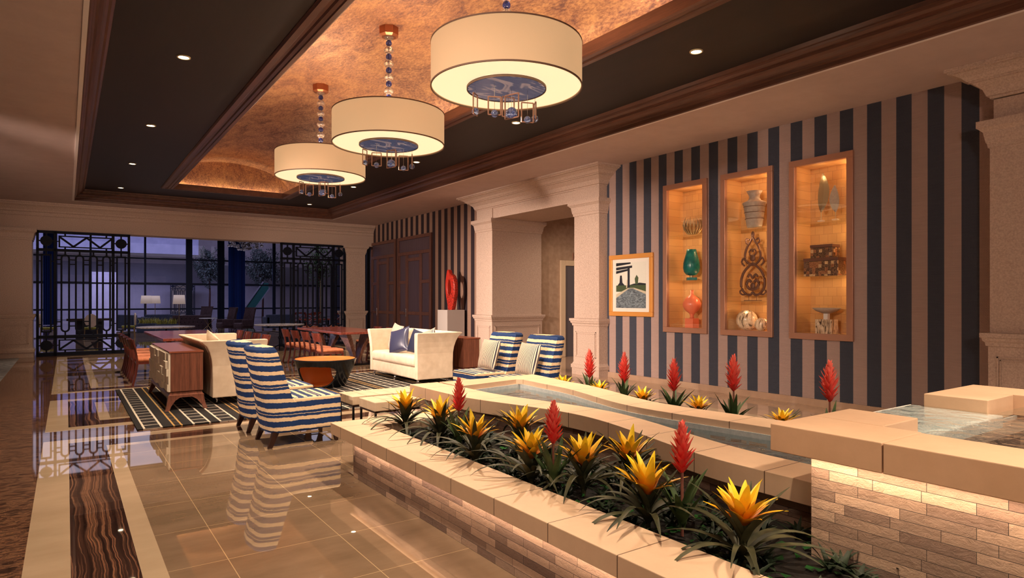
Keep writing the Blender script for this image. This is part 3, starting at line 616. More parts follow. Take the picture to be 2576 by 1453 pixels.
# ================================================================ METAL SCREENS
def gate(name, loc, label, scale=1):
    e = empty(name, loc, 0, label, 'metal screen', 'iron screens with looped bars'); W, H, t = 2.15, 3.36, .05; e.scale = (scale,)*3
    X = lambda p: (p-45)/965*W
    b = MB(); bx = lambda x0, x1, z0, z1, tt=t: b.box(x0, x1, -tt, tt, z0, z1)
    bx(0, .06, 0, H); bx(W-.06, W, 0, H); bx(0, W, H-.06, H); bx(0, W, 0, .1); bx(0, W, 2.82, 2.89); bx(0, W, .48, .56)
    xa, xb = X(215), X(245); bx(xa, xb, 0, H); bx(W-xb+.0, W-xa, 0, H)
    b.build('frame', 'blackiron', e)
    xl = (0.06+xa)/2; xr = W-xl
    for (x, z) in ((xl, 3.095), (xr, 3.095), (xl, .29), (xr, .29)):
        b = MB().prism([(x+.135*math.cos(i*math.pi/16), z+.135*math.sin(i*math.pi/16)) for i in range(32)], 'y', -.04, .04)
        b.box(x-.018, x+.018, -.03, .03, z-.2, z+.2).box(x-.17, x+.17, -.03, .03, z-.015, z+.015); b.build('disc', 'blackiron', e)
    for (z0, z1, fl) in ((2.93, 3.25, 0), (.14, .44, 1)):
        b = MB(); a, c = X(262), X(820); L = c-a
        for q in ((a, c, z0, z0+.03), (a, c, z1-.03, z1), (a, a+.04, z0, z1), (c-.04, c, z0, z1)): b.box(q[0], q[1], -.035, .035, q[2], q[3])
        zz = [z1-.03, z0+.03, z1-.03, z0+.03, z1-.03]
        if fl: zz = [z0+.03, z1-.03, z0+.03, z1-.03, z0+.03]
        xs_ = [a+.02, a+L*.27, a+L*.51, a+L*.76, c-.02]
        for i in range(4): b.bar((xs_[i], 0, zz[i]), (xs_[i+1], 0, zz[i+1]), .03, .05)
        for x in (a+L*.12, c-L*.12): b.box(x-.02, x+.02, -.03, .03, z0-.05, z0).box(x-.02, x+.02, -.03, .03, z1, z1+.06)
        b.box(xb, a, -.02, .02, (z0+z1)/2-.012, (z0+z1)/2+.012).box(c, W-xb, -.02, .02, (z0+z1)/2-.012, (z0+z1)/2+.012)
        b.build('zigzag_panel', 'blackiron', e)
    for xc in (xl, xr):
        b = MB(); w2 = .1
        for q in ((xc-w2-.02, xc-w2+.02, .64, 2.74), (xc+w2-.02, xc+w2+.02, .64, 2.74), (xc-w2, xc+w2, 2.70, 2.74), (xc-w2, xc+w2, .64, .68), (xc-.02, xc+.02, 2.74, 2.82), (xc-.02, xc+.02, .56, .64)): b.box(q[0], q[1], -.035, .035, q[2], q[3])
        for z in (2.55, .85): b.box(xc-w2-.06, xc-w2, -.02, .02, z-.012, z+.012).box(xc+w2, xc+w2+.06, -.02, .02, z-.012, z+.012)
        b.build('side_panel', 'blackiron', e)
    xc_ = [X(330), X(475), X(617), X(755)]
    for xc in xc_:
        r = .085; pts = [(xc+r*math.cos(t_), 0, 2.64+r*math.sin(t_)) for t_ in [math.pi*i/12 for i in range(13)]]+[(xc-r*math.cos(t_), 0, .74-r*math.sin(t_)) for t_ in [math.pi*i/12 for i in range(13)]]
        b = MB(); n = len(pts); rings = []
        for i, p in enumerate(pts):
            cz = 2.64 if i < 13 else .74; d = Vector((p[0]-xc, 0, p[2]-cz)).normalized(); p = Vector(p)
            rings.append([p-d*.022+Vector((0, .035, 0)), p+d*.022+Vector((0, .035, 0)), p+d*.022-Vector((0, .035, 0)), p-d*.022-Vector((0, .035, 0))])
        rings.append(rings[0]); b.loft(rings, cap=False)
        b.box(xc-.02, xc+.02, -.03, .03, 2.73, 2.83).box(xc-.02, xc+.02, -.03, .03, .55, .65); b.build('looped_bar', 'blackiron', e)
    xs_ = [xb]+[x+d for x in xc_ for d in (-.085, .085)]+[W-xb]
    b = MB()
    for i in range(0, len(xs_), 2):
        for z in (2.60, 2.48, .92, .80): b.box(xs_[i], xs_[i+1], -.025, .025, z-.015, z+.015)
    b.build('cross_ties', 'blackiron', e)
    return e
g1 = gate('metal_screen', (-.66, 21.15, 0), 'tall black iron screen of looped bars at the left of the lounge opening')
dup(g1, (5.66, 21.15, 0), 0, 'tall black iron screen of looped bars beside the dark doors')
dup(g1, (7.05, 59.5, 0), 0, 'distant iron screen glowing behind the floor lamp', .86)
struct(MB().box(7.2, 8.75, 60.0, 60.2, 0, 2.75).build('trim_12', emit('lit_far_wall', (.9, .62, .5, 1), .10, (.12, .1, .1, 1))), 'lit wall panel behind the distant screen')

# ================================================================ SEATING
def tleg(b, p, q, a, c):                       # tapered square leg p(top)->q(bottom)
    f = lambda P, h: [(P[0]-h, P[1]-h, P[2]), (P[0]+h, P[1]-h, P[2]), (P[0]+h, P[1]+h, P[2]), (P[0]-h, P[1]+h, P[2])]
    return b.loft([f(q, c), f([(p[i]+q[i])/2 for i in range(3)], (a+c)/2), f(p, a)])
def pillow(name, mat, S, T, parent=None, loc=None, rot=None, edge=None):
    n = 14; b = MB()
    def pt(i, j, s):
        u, v = 2*i/n-1, 2*j/n-1; f = max(0, (1-u*u)*(1-v*v))**.42
        pin = 1-.07*(1-abs(u)**2)*(abs(v)**3)-0; pin2 = 1-.07*(1-abs(v)**2)*(abs(u)**3)
        return (s*T/2*f, u*S/2*pin2, v*S/2*pin)
    for s in (1, -1):
        b.add([pt(i, j, s) for j in range(n+1) for i in range(n+1)], [(j*(n+1)+i, j*(n+1)+i+1, (j+1)*(n+1)+i+1, (j+1)*(n+1)+i) for j in range(n) for i in range(n)], 0)
    o = b.build(name, mat, parent, smooth=True)
    if loc: o.location = loc
    if rot: o.rotation_euler = rot
    return o
def striped_chair(loc, rz, label):
    e = empty('striped_slipper_chair', loc, rz, label, 'chair', 'blue and cream striped slipper chairs')
    rings = []
    for z, xr, xf, w_ in ((.15, -.36, .12, .31), (.17, -.37, .10, .32), (.3, -.385, .0, .325), (.5, -.41, -.15, .325), (.75, -.46, -.23, .325), (.95, -.505, -.29, .325), (1.0, -.515, -.31, .318), (1.025, -.50, -.33, .30), (1.032, -.47, -.36, .27)):
        r = .15; pts = [(xf, -w_, z)]
        for k in range(7): a = math.pi/2*k/6; pts.append((xr+r-r*math.sin(a)*1.0+.0, -w_+r-r*math.cos(a), z))
        pts.append((xr-.02, 0, z))
        for k in range(7): a = math.pi/2*(6-k)/6; pts.append((xr+r-r*math.sin(a), w_-r+r*math.cos(a), z))
        pts.append((xf, w_, z)); rings.append(pts)
    MB().loft(rings).build('backrest', 'ikat', e, smooth=False, bevel=.012, seg=2)
    st = MB().box(-.22, .37, -.312, .312, .155, .50).build('seat', 'ikat', e, bevel=.03, seg=3)
    b = MB().tube([(.37, -.3, .485), (.37, .3, .485)], .006, 6); b.build('piping', 'navydark', st)
    for y in (-.26, .26):
        b = tleg(MB(), (-.30, y*.96, .16), (-.36, y, 0), .032, .02); b.build('leg', 'darkleg', e)
        b = tleg(MB(), (.31, y, .16), (.33, y, 0), .036, .016); b.build('leg', 'darkleg', e)
    return e
c1 = striped_chair((2.05, 6.97, 0), 0, 'blue and cream striped chair seen from behind, nearest the planter corner')
dup(c1, (2.05, 7.90, 0), 0, 'blue and cream striped chair seen from behind, nearer the patterned rug')
dup(c1, (4.95, 6.82, 0), math.pi, 'striped chair facing the coffee table, closer to the pool, holding a pillow')
dup(c1, (4.95, 7.76, 0), math.pi, 'striped chair with a pillow, beside the wooden cabinet')
for y, lb in ((6.78, 'pinstriped square pillow on the striped chair closer to the pool'), (7.72, 'pinstriped square pillow on the striped chair beside the wooden cabinet')):
    p = pillow('throw_pillow', 'pin', .44, .15, None, (4.985, y, .725), (0, R(16), 0)); tag(p, lb, 'pillow', 'pinstriped pillows on the striped chairs')
def sofa(loc, rz, label):
    e = empty('cream_sofa', loc, rz, label, 'sofa', 'cream flared sofas'); L = 2.1; h = L/2
    back = [(-.34, .10), (-.34, .35), (-.345, .55), (-.375, .72), (-.43, .84), (-.50, .90), (-.49, .915), (-.44, .915), (-.36, .85), (-.27, .72), (-.2, .5), (-.2, .10)]
    bk = MB().prism(back, 'y', -h+.1, h-.1).build('backrest', 'cream', e, bevel=.008)
    for s in (-1, 1):
        rings = []
        for z, xb, xf in ((.10, -.34, .37), (.35, -.34, .37), (.55, -.345, .375), (.66, -.36, .382), (.75, -.385, .388), (.83, -.425, .395), (.88, -.475, .40), (.90, -.50, .40), (.915, -.485, .39)):
            fl = .07*max(0, (z-.45)/.45)**2; rings.append([(xb, s*(h+fl), z), (xb, s*(h-.11+fl*.8), z), (xf, s*(h-.11+fl*.8), z), (xf, s*(h+fl), z)])
        MB().loft(rings).build('armrest', 'cream', e, bevel=.012)
    MB().box(-.3, .36, -h+.1, h-.1, .10, .31).build('seat_base', 'cream', e, bevel=.02)
    MB().box(-.22, .39, -h+.11, h-.11, .315, .50).build('seat_cushion', 'cream', e, smooth=True, bevel=.06, seg=4)
    for k in range(5):
        MB().sphere((-.262, -h+.35+k*(L-.7)/4, .68), .018, 8, (.5, 1, 1)).build('button', 'cream', bk, smooth=True)
    for (x, y) in ((.3, -h+.1), (.3, 0), (.3, h-.1), (-.28, -h+.1), (-.28, h-.1)):
        MB().tube([(x, y-.02, .11), (x+.02, y-.02, 0)], .011, 8).tube([(x, y+.02, .11), (x+.02, y+.02, 0)], .011, 8).build('leg', 'chrome', e, smooth=True)
    return e
s1 = sofa((2.04, 10.9, .0145), 0, 'cream flared sofa seen from behind, beside the white fronted cabinet')
dup(s1, (5.36, 11.07, .0145), math.pi, 'cream flared sofa facing left with striped and navy pillows')
def tp(name, mat, loc, rot, lb, S=.46, T=.16):
    return tag(pillow(name, mat, S, T, None, loc, rot), lb, 'pillow')
tp('throw_pillow', 'pin', (5.34, 11.66, .765), (R(6), R(14), R(-4)), 'black and white pinstriped pillow at the far end of the right sofa', .54)
tp('throw_pillow', 'navy', (5.16, 11.12, .735), (R(-16), R(20), R(16)), 'shiny navy satin pillow leaning on the pinstriped sofa pillow', .5)
tp('throw_pillow', 'pin', (5.36, 10.38, .74), (R(-16), R(14), R(10)), 'pinstriped pillow behind the near arm of the right sofa')
tp('throw_pillow', 'navydark', (5.30, 10.62, .73), (R(10), R(14), R(16)), 'dark navy pillow partly hidden by the near arm of the right sofa', .44)
tp('throw_pillow', 'cream', (1.98, 11.3, .74), (R(20), R(-14), R(8)), 'cream pillow resting inside the left sofa', .46)
# ---- cabinets
def cabinet(name, loc, rz, label, W, D):
    e = empty(name, loc, rz, label, 'cabinet', 'zebrano cabinets behind the sofas')      # front faces -x, long along y
    MB().box(-D/2+.02, D/2, -W/2, W/2, .25, .77).build('body', 'cabwood', e, bevel=.004)
    MB().box(-D/2+.0, D/2+.005, -W/2-.005, W/2+.005, .77, .795).build('top', 'cabtop', e, bevel=.003)
    fp = MB().box(-D/2-.005, -D/2+.02, -W/2+.005, W/2-.005, .25, .77).build('front_panel', 'white', e)
    rr = random.Random(3); nx, nz = 9, 5
    for i in range(nx):
        for k in range(nz):
            d = rr.choice([.0, .012, .022, .03]); y0 = -W/2+.01+(W-.02)*i/nx+ (.04 if k % 2 else 0)*(i < nx-1); y1 = y0+(W-.02)/nx-.004
            z0 = .255+.51*k/nz
            MB().box(-D/2-.008-d, -D/2, y0, min(y1, W/2-.01), z0, z0+.51/nz-.004).build('raised_tile', 'white', fp, bevel=.002, seg=1)
    st = MB().stack(-D/2+.02, D/2-.02, -W/2+.02, W/2-.02, [(.17, .03), (.2, .03), (.215, .01), (.235, .01), (.25, -.005)]); st.build('plinth', 'cabwood', e)
    for sx in (-1, 1):
        for sy in (-1, 1):
            x, y = sx*(D/2), sy*(W/2); b = MB()
            ring = lambda z, o, w_, cc=0: [(x+sx*o-(w_ if sx > 0 else 0), y+sy*o-(w_ if sy > 0 else 0), z), (x+sx*o+(w_ if sx < 0 else 0), y+sy*o-(w_ if sy > 0 else 0), z), (x+sx*o+(w_ if sx < 0 else 0), y+sy*o+(w_ if sy < 0 else 0), z), (x+sx*o-(w_ if sx > 0 else 0), y+sy*o+(w_ if sy < 0 else 0), z)]
            b.loft([ring(0, .05, .05), ring(.06, .03, .055), ring(.13, .015, .09), ring(.172, .01, .15)]); b.build('leg', 'cabwood', e)
    return e
cabinet('zebrano_cabinet', (1.34, 10.74, .0145), 0, 'zebrano cabinet with raised ivory tile front behind the left sofa', 2.12, .42)
cabinet('zebrano_cabinet', (6.13, 11.12, .0145), math.pi, 'zebrano cabinet end seen behind the right cream sofa', 2.1, .36)
# ---- coffee table
def coffee():
    e = empty('coffee_table', (3.69, 10.96, .0145), 0, 'round black coffee table with orange top and cut-out sides', 'coffee table')
    b = MB(); nt, nz = 480, 90; H = .47
    rad = lambda z: .33+.2*(z/H)**.8
    P = lambda i, k: (rad(H*k/nz)*math.cos(2*math.pi*i/nt), rad(H*k/nz)*math.sin(2*math.pi*i/nt), H*k/nz)
    b.v = [P(i, k) for k in range(nz+1) for i in range(nt)]
    def cut(i, k):
        a = 360*(i+.5)/nt; z = (k+.5)/nz
        for c0, hw in ((-136, 50), (10, 46)):
            d = (a-c0+180) % 360-180; sk = (z-.4)*16
            if (abs(d-sk)/hw)**3.2+(abs(z-.41)/.385)**3 < 1: return True
        return False
    for k in range(nz):
        for i in range(nt):
            if not cut(i, k): b.f.append((k*nt+i, k*nt+(i+1) % nt, (k+1)*nt+(i+1) % nt, (k+1)*nt+i)); b.mi.append(0)
    o = b.build('shell', ['black', 'orange'], e, recalc=False, smooth=True)
    md = o.modifiers.new('solid', 'SOLIDIFY'); md.thickness = .028; md.offset = -1; md.material_offset = 1; md.material_offset_rim = 0
    MB().lathe([(.001, .445), (.503, .445), (.503, .458), (.001, .458)], 72).build('top', 'orange', e)
    MB().lathe([(.001, .004), (.31, .004), (.31, .03), (.001, .03)], 48).build('base_plate', 'orange', e)
coffee()
# ---- rug
MB().box(.67, 6.75, 8.5, 12.5, .001, .014).build('area_rug', 'rug'); tag(bpy.data.objects['area_rug'], 'black rug with white ladder stripes and gold lines under the sofas', 'rug')
# ---- benches
def bench(loc, label, L=1.15):
    e = empty('tufted_bench', loc, 0, label, 'bench', 'cream tufted benches'); nx = 7
    for i in range(nx):
        for j in range(2):
            MB().box(i*L/nx+.002, (i+1)*L/nx-.002, j*.22+.001, (j+1)*.22-.001, .335, .43).build('cushion_square', 'bench', e, smooth=False, bevel=.007, seg=2)
    MB().box(.01, L-.01, .01, .43, .315, .34).build('seat_frame', 'darkleg', e)
    for x in (.02, L-.02):
        for y in (.02, .42): MB().box(x-.01, x+.01, y-.01, y+.01, 0, .32).build('leg', 'black', e)
    return e
bn = bench((2.60, 6.82, 0), 'cream tufted bench farther from the planter')
dup(bn, (2.64, 6.29, 0), 0, 'cream tufted bench tucked against the planter and pool corner')
# ---- dining chairs and tables
def dchair(loc, rz, label, group):
    e = empty('dining_chair', loc, rz, label, 'chair', group)
    MB().box(-.22, .24, -.23, .23, .40, .475).build('seat', 'seat', e, smooth=True, bevel=.035, seg=3)
    MB().box(-.23, .235, -.225, .225, .365, .405).build('seat_rail', 'chairwood', e)
    for s in (-1, 1):
        b = MB().loft([[(x-.018, s*y-.016, z), (x+.018, s*y-.016, z), (x+.018, s*y+.016, z), (x-.018, s*y+.016, z)] for x, y, z in ((-.29, .215, 0), (-.245, .21, .18), (-.22, .205, .38), (-.235, .205, .52), (-.29, .21, .80))]); b.build('back_leg', 'chairwood', e)
        b = MB().loft([[(x-.017, s*y-.017, z), (x+.017, s*y-.017, z), (x+.017, s*y+.017, z), (x-.017, s*y+.017, z)] for x, y, z in ((.26, .215, 0), (.225, .205, .2), (.215, .2, .38))]); b.build('front_leg', 'chairwood', e)
    rings = []
    for k in range(9):
        y = -.25+.5*k/8; x = -.25-.075*math.cos(y/.25*math.pi/2); rings.append([(x+.02, y, .63), (x-.03, y, .81), (x-.055, y, .81), (x-.005, y, .63)])
    MB().loft(rings).build('back_rail', 'chairwood', e)
    return e
g = 'dining chairs around the rosewood tables'; dc = None
for (x, rz, y0, side) in ((1.25, 0, 13.28, 'left of the left table'), (2.98, math.pi, 13.28, 'right of the left table'), (4.62, 0, 13.45, 'left of the right table'), (6.42, math.pi, 13.45, 'right of the right table')):
    for k in range(4):
        lb = 'rosewood chair, apricot seat, %s, %s' % (side, ('nearest of four', 'second from the near end', 'third from the near end', 'farthest of four')[k])
        if dc is None: dc = dchair((x, y0, 0), rz, lb, g)
        else: dup(dc, (x, y0+k*.77, 0), rz, lb)
def dtable(x0, x1, y0, y1, label):
    e = empty('dining_table', ((x0+x1)/2, (y0+y1)/2, 0), 0, label, 'table', 'rosewood dining tables'); W, L = x1-x0, y1-y0
    MB().box(-W/2, W/2, -L/2, L/2, .735, .785).build('table_top', 'table', e, bevel=.006)
    for sy in (-1, 1):
        cy = sy*(L/2-.62)
        for sx in (-1, 1):
            b = MB(); rings = []
            for k in range(9):
                t = k/8; z = .04+.695*t; xo = .07+.27*t**1.4; yo = .08+.2*t**1.4; xi = xo-.05-.06*t; 
                rings.append([(sx*xi, cy-yo, z), (sx*xo, cy-yo, z), (sx*xo, cy+yo, z), (sx*xi, cy+yo, z)])
            b.loft(rings).build('pedestal', 'tableped', e)
        MB().box(-.3, .3, cy-.24, cy+.24, 0, .04).build('base_plate', 'black', e, bevel=.005)
    return e
dtable(1.47, 2.72, 13.42, 17.0, 'long rosewood dining table behind the left sofa')
dtable(4.98, 6.15, 13.75, 17.0, 'long rosewood dining table behind the coffee table')
# ---- pedestal and sculpture
e = empty('display_pedestal', (8.5, 15.04, 0), 0, 'white stone pedestal under the red sculpture', 'pedestal'); MB().box(-.27, .26, -.27, .27, 0, 1.245).build('block', flat('white_pedestal_stone', C(206, 196, 188), .35), e, bevel=.004)
b = MB(); rings = []
def sculpt():
    # closed loop body with an oval hole, tapering foot and a beak at the top, built in the y-z plane
    out = [(.10, 0), (.17, .10), (.22, .25), (.27, .42), (.28, .60), (.26, .74), (.20, .86), (.12, .92), (.04, .93), (-.02, .99), (-.06, 1.05), (-.11, .93), (-.15, .78), (-.16, .62), (-.14, .44), (-.09, .28), (-.04, .12), (-.02, 0)]
    inn = [(.05, .34), (.10, .40), (.14, .50), (.14, .62), (.11, .74), (.05, .82), (-.02, .84), (-.07, .78), (-.10, .66), (-.10, .54), (-.06, .42), (0, .35)]
    return out, inn
out, inn = sculpt()
def outline_mesh(name, loops, depth, bev, mat, parent):
    cu = bpy.data.curves.new(name, 'CURVE'); cu.dimensions = '2D'; cu.fill_mode = 'BOTH'; cu.extrude = depth; cu.bevel_depth = bev; cu.bevel_resolution = 3
    for lp in loops:
        sp = cu.splines.new('POLY'); sp.points.add(len(lp)-1); sp.use_cyclic_u = True
        for p, (a, b_) in zip(sp.points, lp): p.co = (a, b_, 0, 1)
    t = bpy.data.objects.new(name+'_tmp', cu); me = bpy.data.meshes.new_from_object(t); bpy.data.objects.remove(t)
    me.transform(Matrix(((0, 0, 1, 0), (-1, 0, 0, 0), (0, 1, 0, 0), (0, 0, 0, 1)))); me.name = name; me.materials.clear(); me.materials.append(M[mat])
    o = bpy.data.objects.new(name, me); COL.objects.link(o); o.parent = parent; return o
e = empty('red_sculpture', (8.47, 15.02, 1.245), R(0), 'red abstract sculpture with an oval opening on the white pedestal', 'sculpture')
outline_mesh('looped_body', [[(p[0], p[1]) for p in cat(l, 5, True)] for l in (out, inn)], .035, .03, 'red', e)
# ---- picture
e = empty('framed_picture', (WX, 8.585, 1.785), 0, 'framed photograph of a garden canal with pergola on the striped wall', 'picture'); W, H = 1.13, 1.17
b = MB().box(-.045, 0, -W/2, W/2, -H/2, -H/2+.085).box(-.045, 0, -W/2, W/2, H/2-.085, H/2).box(-.045, 0, -W/2, -W/2+.085, -H/2+.085, H/2-.085).box(-.045, 0, W/2-.085, W/2, -H/2+.085, H/2-.085); b.build('frame', 'goldframe', e, bevel=.006)
MB().box(-.02, -.002, -W/2+.08, W/2-.08, -H/2+.08, H/2-.08).build('mat_board', 'paper', e)
w2, h2 = .385, .43; pc = {'sky': C(226, 220, 212), 'water': C(84, 96, 112), 'dark': C(28, 30, 42), 'edge': C(206, 190, 168), 'grass': C(70, 84, 56), 'shine': C(180, 188, 196)}
PM = [flat('print_'+k, v, .7) for k, v in pc.items()]; PM[1] = speck('print_water', C(44, 52, 66), C(150, 160, 170), 22, .6, 0, sc=(1, 1, 2.5))
b = MB()
def pp(poly, m, d): b.prism([(-(y*2-1)*w2, (z*2-1)*h2) for y, z in poly], 'x', -.021-d*.0006, -.0203, m)
pp([(0, 0), (1, 0), (1, 1), (0, 1)], 0, 1); pp([(0, .36), (1, .36), (1, .5), (0, .5)], 4, 2); pp([(.45, .5), (1, .5), (1, .53), (.8, .55), (.6, .53)], 2, 2.5)
pp([(0, 0), (1, 0), (1, .36), (.62, .44), (.42, .44), (0, .3)], 3, 3); pp([(0, 0), (1, 0), (1, .3), (.58, .43), (.45, .43), (0, .22)], 1, 4)
pp([(0, .84), (.55, .88), (.55, .93), (0, .9)], 2, 5); pp([(0, .93), (.5, .97), (.5, 1), (0, 1)], 2, 5); pp([(0, .76), (.42, .82), (.42, .86), (0, .82)], 2, 5)
pp([(.4, .45), (.47, .45), (.47, .9), (.4, .9)], 2, 6); pp([(.05, .5), (.3, .5), (.22, .56), (.2, .72), (.14, .72), (.12, .56)], 2, 6)
pp([(.66, .52), (.74, .52), (.76, .66), (.7, .72), (.64, .64)], 4, 6); pp([(.35, .44), (.38, .44), (.4, .62), (.37, .62)], 3, 6)
b.build('print', PM, e)
MB().box(-.026, -.0245, -W/2+.085, W/2-.085, -H/2+.085, H/2-.085).build('glazing', 'glass', e)

# ================================================================ DISPLAY NICHES
def niche(y0, y1, shelves, label):
    e = empty('display_niche', (WX, y0, 0), 0, label, 'display niche', 'lit display niches in the striped wall'); W = y1-y0
    b = MB()
    for q in ((0, W, NZ0, NZ0+FR), (0, W, NZ1-FR, NZ1), (0, FR, NZ0+FR, NZ1-FR), (W-FR, W, NZ0+FR, NZ1-FR)): b.box(-.045, .02, *q)
    b.build('frame', 'bronze', e, bevel=.004)
    d = .40
    MB().box(d, d+.02, .05, W-.05, NZ0+.04, NZ1-.04).build('back_panel', 'nicheback', e)
    for (q, nm) in (((0, d, .055, .075, NZ0+.05, NZ1-.05), 'side_panel'), ((0, d, W-.075, W-.055, NZ0+.05, NZ1-.05), 'side_panel'), ((0, d, .055, W-.055, NZ0+.05, NZ0+.075), 'floor_panel'), ((0, d, .055, W-.055, NZ1-.075, NZ1-.055), 'top_panel')): MB().box(*q).build(nm, 'nicheback', e)
    for z in shelves:
        MB().box(.03, d-.005, .078, W-.078, z-.012, z).build('glass_shelf', 'glass', e)
    MB().box(.0, .005, .07, W-.07, NZ0+.07, NZ1-.07).build('front_glass', 'glass', e)
    zs_ = [NZ0+.075]+list(shelves)+[NZ1-.08]
    for k in range(len(shelves)+1):
        z = zs_[k+1]-.03
        MB().lathe([(.001, z+.014), (.02, z+.014), (.02, z), (.001, z)], 12, d-.05, .16).build('puck_light', emit('puck', (1, .8, .5, 1), 1.5), e)
        lamp('niche_puck_light', 'POINT', (WX+d-.07, y0+.16, z-.10), 3.4, (1, .68, .36), size=.03)
        lamp('niche_front_light', 'POINT', (WX+.12, y0+W*.6, z-.14), .9, (1, .70, .42), size=.04)
    return e
niche(*NY[2], (1.845, 2.63), 'narrow lit niche with gold bowl, teal vase and coral vase')
niche(*NY[1], (1.49, 2.64), 'lit niche with ceramic urn above a metal scrollwork ornament')
niche(*NY[0], (1.845, 2.63), 'tallest looking lit niche with leaf sculptures and mosaic boxes')
NX = 8.93; NF = NZ0+.076
# niche 1
e = empty('gold_bowl', (NX, 7.30, 2.631), 0, 'gold bowl of upright ribs on the top glass shelf of the left niche', 'bowl')
for k in range(16):
    a = 2*math.pi*k/16; b = MB().tube([(math.cos(a)*r, math.sin(a)*r, z) for r, z in ((.03, .01), (.09, .03), (.145, .1), (.165, .17), (.15, .24), (.135, .28+.03*(k % 2)))], [.012, .014, .014, .012, .008, .003], 6); b.build('rib', 'brass', e, smooth=True)
MB().lathe([(.001, 0), (.07, 0), (.08, .015), (.001, .02)], 20).build('foot', 'brass', e)
e = empty('teal_vase', (NX, 7.33, 1.846), 0, 'teal glazed vase widening downward on the middle shelf of the left niche', 'vase')
MB().lathe([(.001, 0), (.12, 0), (.12, .05), (.001, .05)], 4).build('plinth', 'teal', e); MB().lathe([(.03, .05), (.03, .09)], 12).build('neck', 'brass', e)
MB().lathe([(.03, .085), (.09, .10), (.13, .15), (.145, .22), (.14, .30), (.115, .40), (.09, .48), (.08, .54), (.075, .54), (.06, .45), (.05, .2)], 32).build('body', 'teal', e, smooth=True)
e = empty('coral_vase', (NX, 7.32, NF), 0, 'round coral vase on a square block at the floor of the left niche', 'vase')
MB().box(-.085, .085, -.085, .085, 0, .17).build('block', 'coral', e, bevel=.004); MB().lathe([(.04, .17), (.03, .21), (.045, .25), (.12, .31), (.155, .38), (.155, .43), (.12, .51), (.06, .56), (.03, .58), (.028, .64), (.034, .66), (.02, .66), (.02, .6)], 32).build('body', 'coral', e, smooth=True)
# niche 2
e = empty('ceramic_urn', (NX, 6.09, 2.641), 0, 'pale grey ceramic urn with flared neck on the middle niche shelf', 'urn')
MB().lathe([(.001, 0), (.105, 0), (.12, .05), (.165, .36), (.18, .385), (.18, .40), (.165, .41), (.10, .44), (.08, .48), (.085, .52), (.12, .585), (.11, .585), (.07, .5), (.06, .4)], 36).build('body', 'ceramic', e, smooth=True)
for z in (.14, .24, .33): MB().lathe([(.127+.105*z, z), (.131+.105*z, z+.004), (.127+.105*z+.001, z+.008)], 36).build('incised_band', 'brownmetal', e)
e = empty('scroll_ornament', (NX, 6.12, 1.491), 0, 'brown metal scrollwork ornament with teardrop curls in the middle niche', 'ornament')
def scroll():
    b = MB(); T = lambda pts, r=.018: b.tube(cat([(0, y, z) for y, z in pts], 5), r, 8)
    for s in (-1, 1):
        T([(0, 1.02), (s*.05, .93), (s*.10, .86), (s*.14, .74), (s*.12, .64), (s*.05, .58), (0, .57)])
        T([(0, .60), (s*.07, .55), (s*.16, .46), (s*.21, .33), (s*.20, .2), (s*.12, .11), (s*.04, .10), (0, .14)], .02)
        T([(s*.12, .11), (s*.19, .10), (s*.235, .14), (s*.22, .17)], .014); T([(s*.04, .72), (s*.06, .78), (s*.02, .82), (s*-.01, .78)], .013)
        T([(s*.06, .97), (s*.11, .99), (s*.12, .93), (s*.08, .91)], .014); T([(s*.15, .56), (s*.2, .62), (s*.17, .68), (s*.14, .65)], .015)
        T([(0, .18), (s*.07, .2), (s*.11, .27), (s*.07, .33), (s*.03, .3)], .022); T([(0, .36), (s*.05, .42), (s*.09, .38)], .018)
    b.sphere((0, 0, .68), .05, 10, (.4, 1, 1.2)).sphere((0, 0, .24), .045, 10, (.4, 1, 1.2)).sphere((0, 0, 1.05), .035, 10, (.5, 1, 1.6)); return b
b = scroll(); b.build('scrollwork', 'brownmetal', e, smooth=True); MB().tube([(0, -.07, 0), (0, -.07, .12)], .004).tube([(0, .07, 0), (0, .07, .12)], .004).build('stand', 'brownmetal', e); MB().box(-.06, .06, -.12, .12, 0, .012).build('base', 'brownmetal', e)
def sph(y, r, lb): o = MB().sphere((0, 0, 0), r, 32).build('stone_sphere', 'shell', smooth=True); o.location = (NX+(.02 if r > .12 else -.05), y, NF+r+.001); tag(o, lb, 'sphere', 'veined stone spheres in the middle niche')
sph(6.24, .165, 'large veined stone sphere on the floor of the middle niche'); sph(5.93, .105, 'small veined stone sphere right of the large one in the middle niche')
# niche 3
def leafsc(y, z0, H, W, mat, lb, tilt):
    e = empty('leaf_sculpture', (NX, y, 2.631), 0, lb, 'sculpture', 'leaf sculptures in the right niche'); b = MB(); n = 14; rings = []
    for k in range(n+1):
        t = k/n; w_ = W*math.sin(math.pi*min(1, t*.97+.02))**.8*(1-.25*t); z = z0+H*t; y_ = tilt*math.sin(t*2.5)
        rings.append([(0, y_-w_, z), (.012, y_-w_*.5, z), (.022, y_, z), (.012, y_+w_*.5, z), (0, y_+w_, z), (-.006, y_, z)])
    b.loft(rings).build('blade', mat, e); MB().tube([(0, 0, 0), (0, 0, z0+.02)], .004).build('rod', 'brass', e); MB().box(-.03, .03, -.04, .04, 0, .02).build('foot', 'paper', e, bevel=.003)
leafsc(5.0, .14, .56, .095, 'brass', 'tall pale gold leaf sculpture in the right niche', -.04); leafsc(4.79, .12, .38, .08, 'ceramic', 'shorter grey leaf sculpture in the right niche', .02)
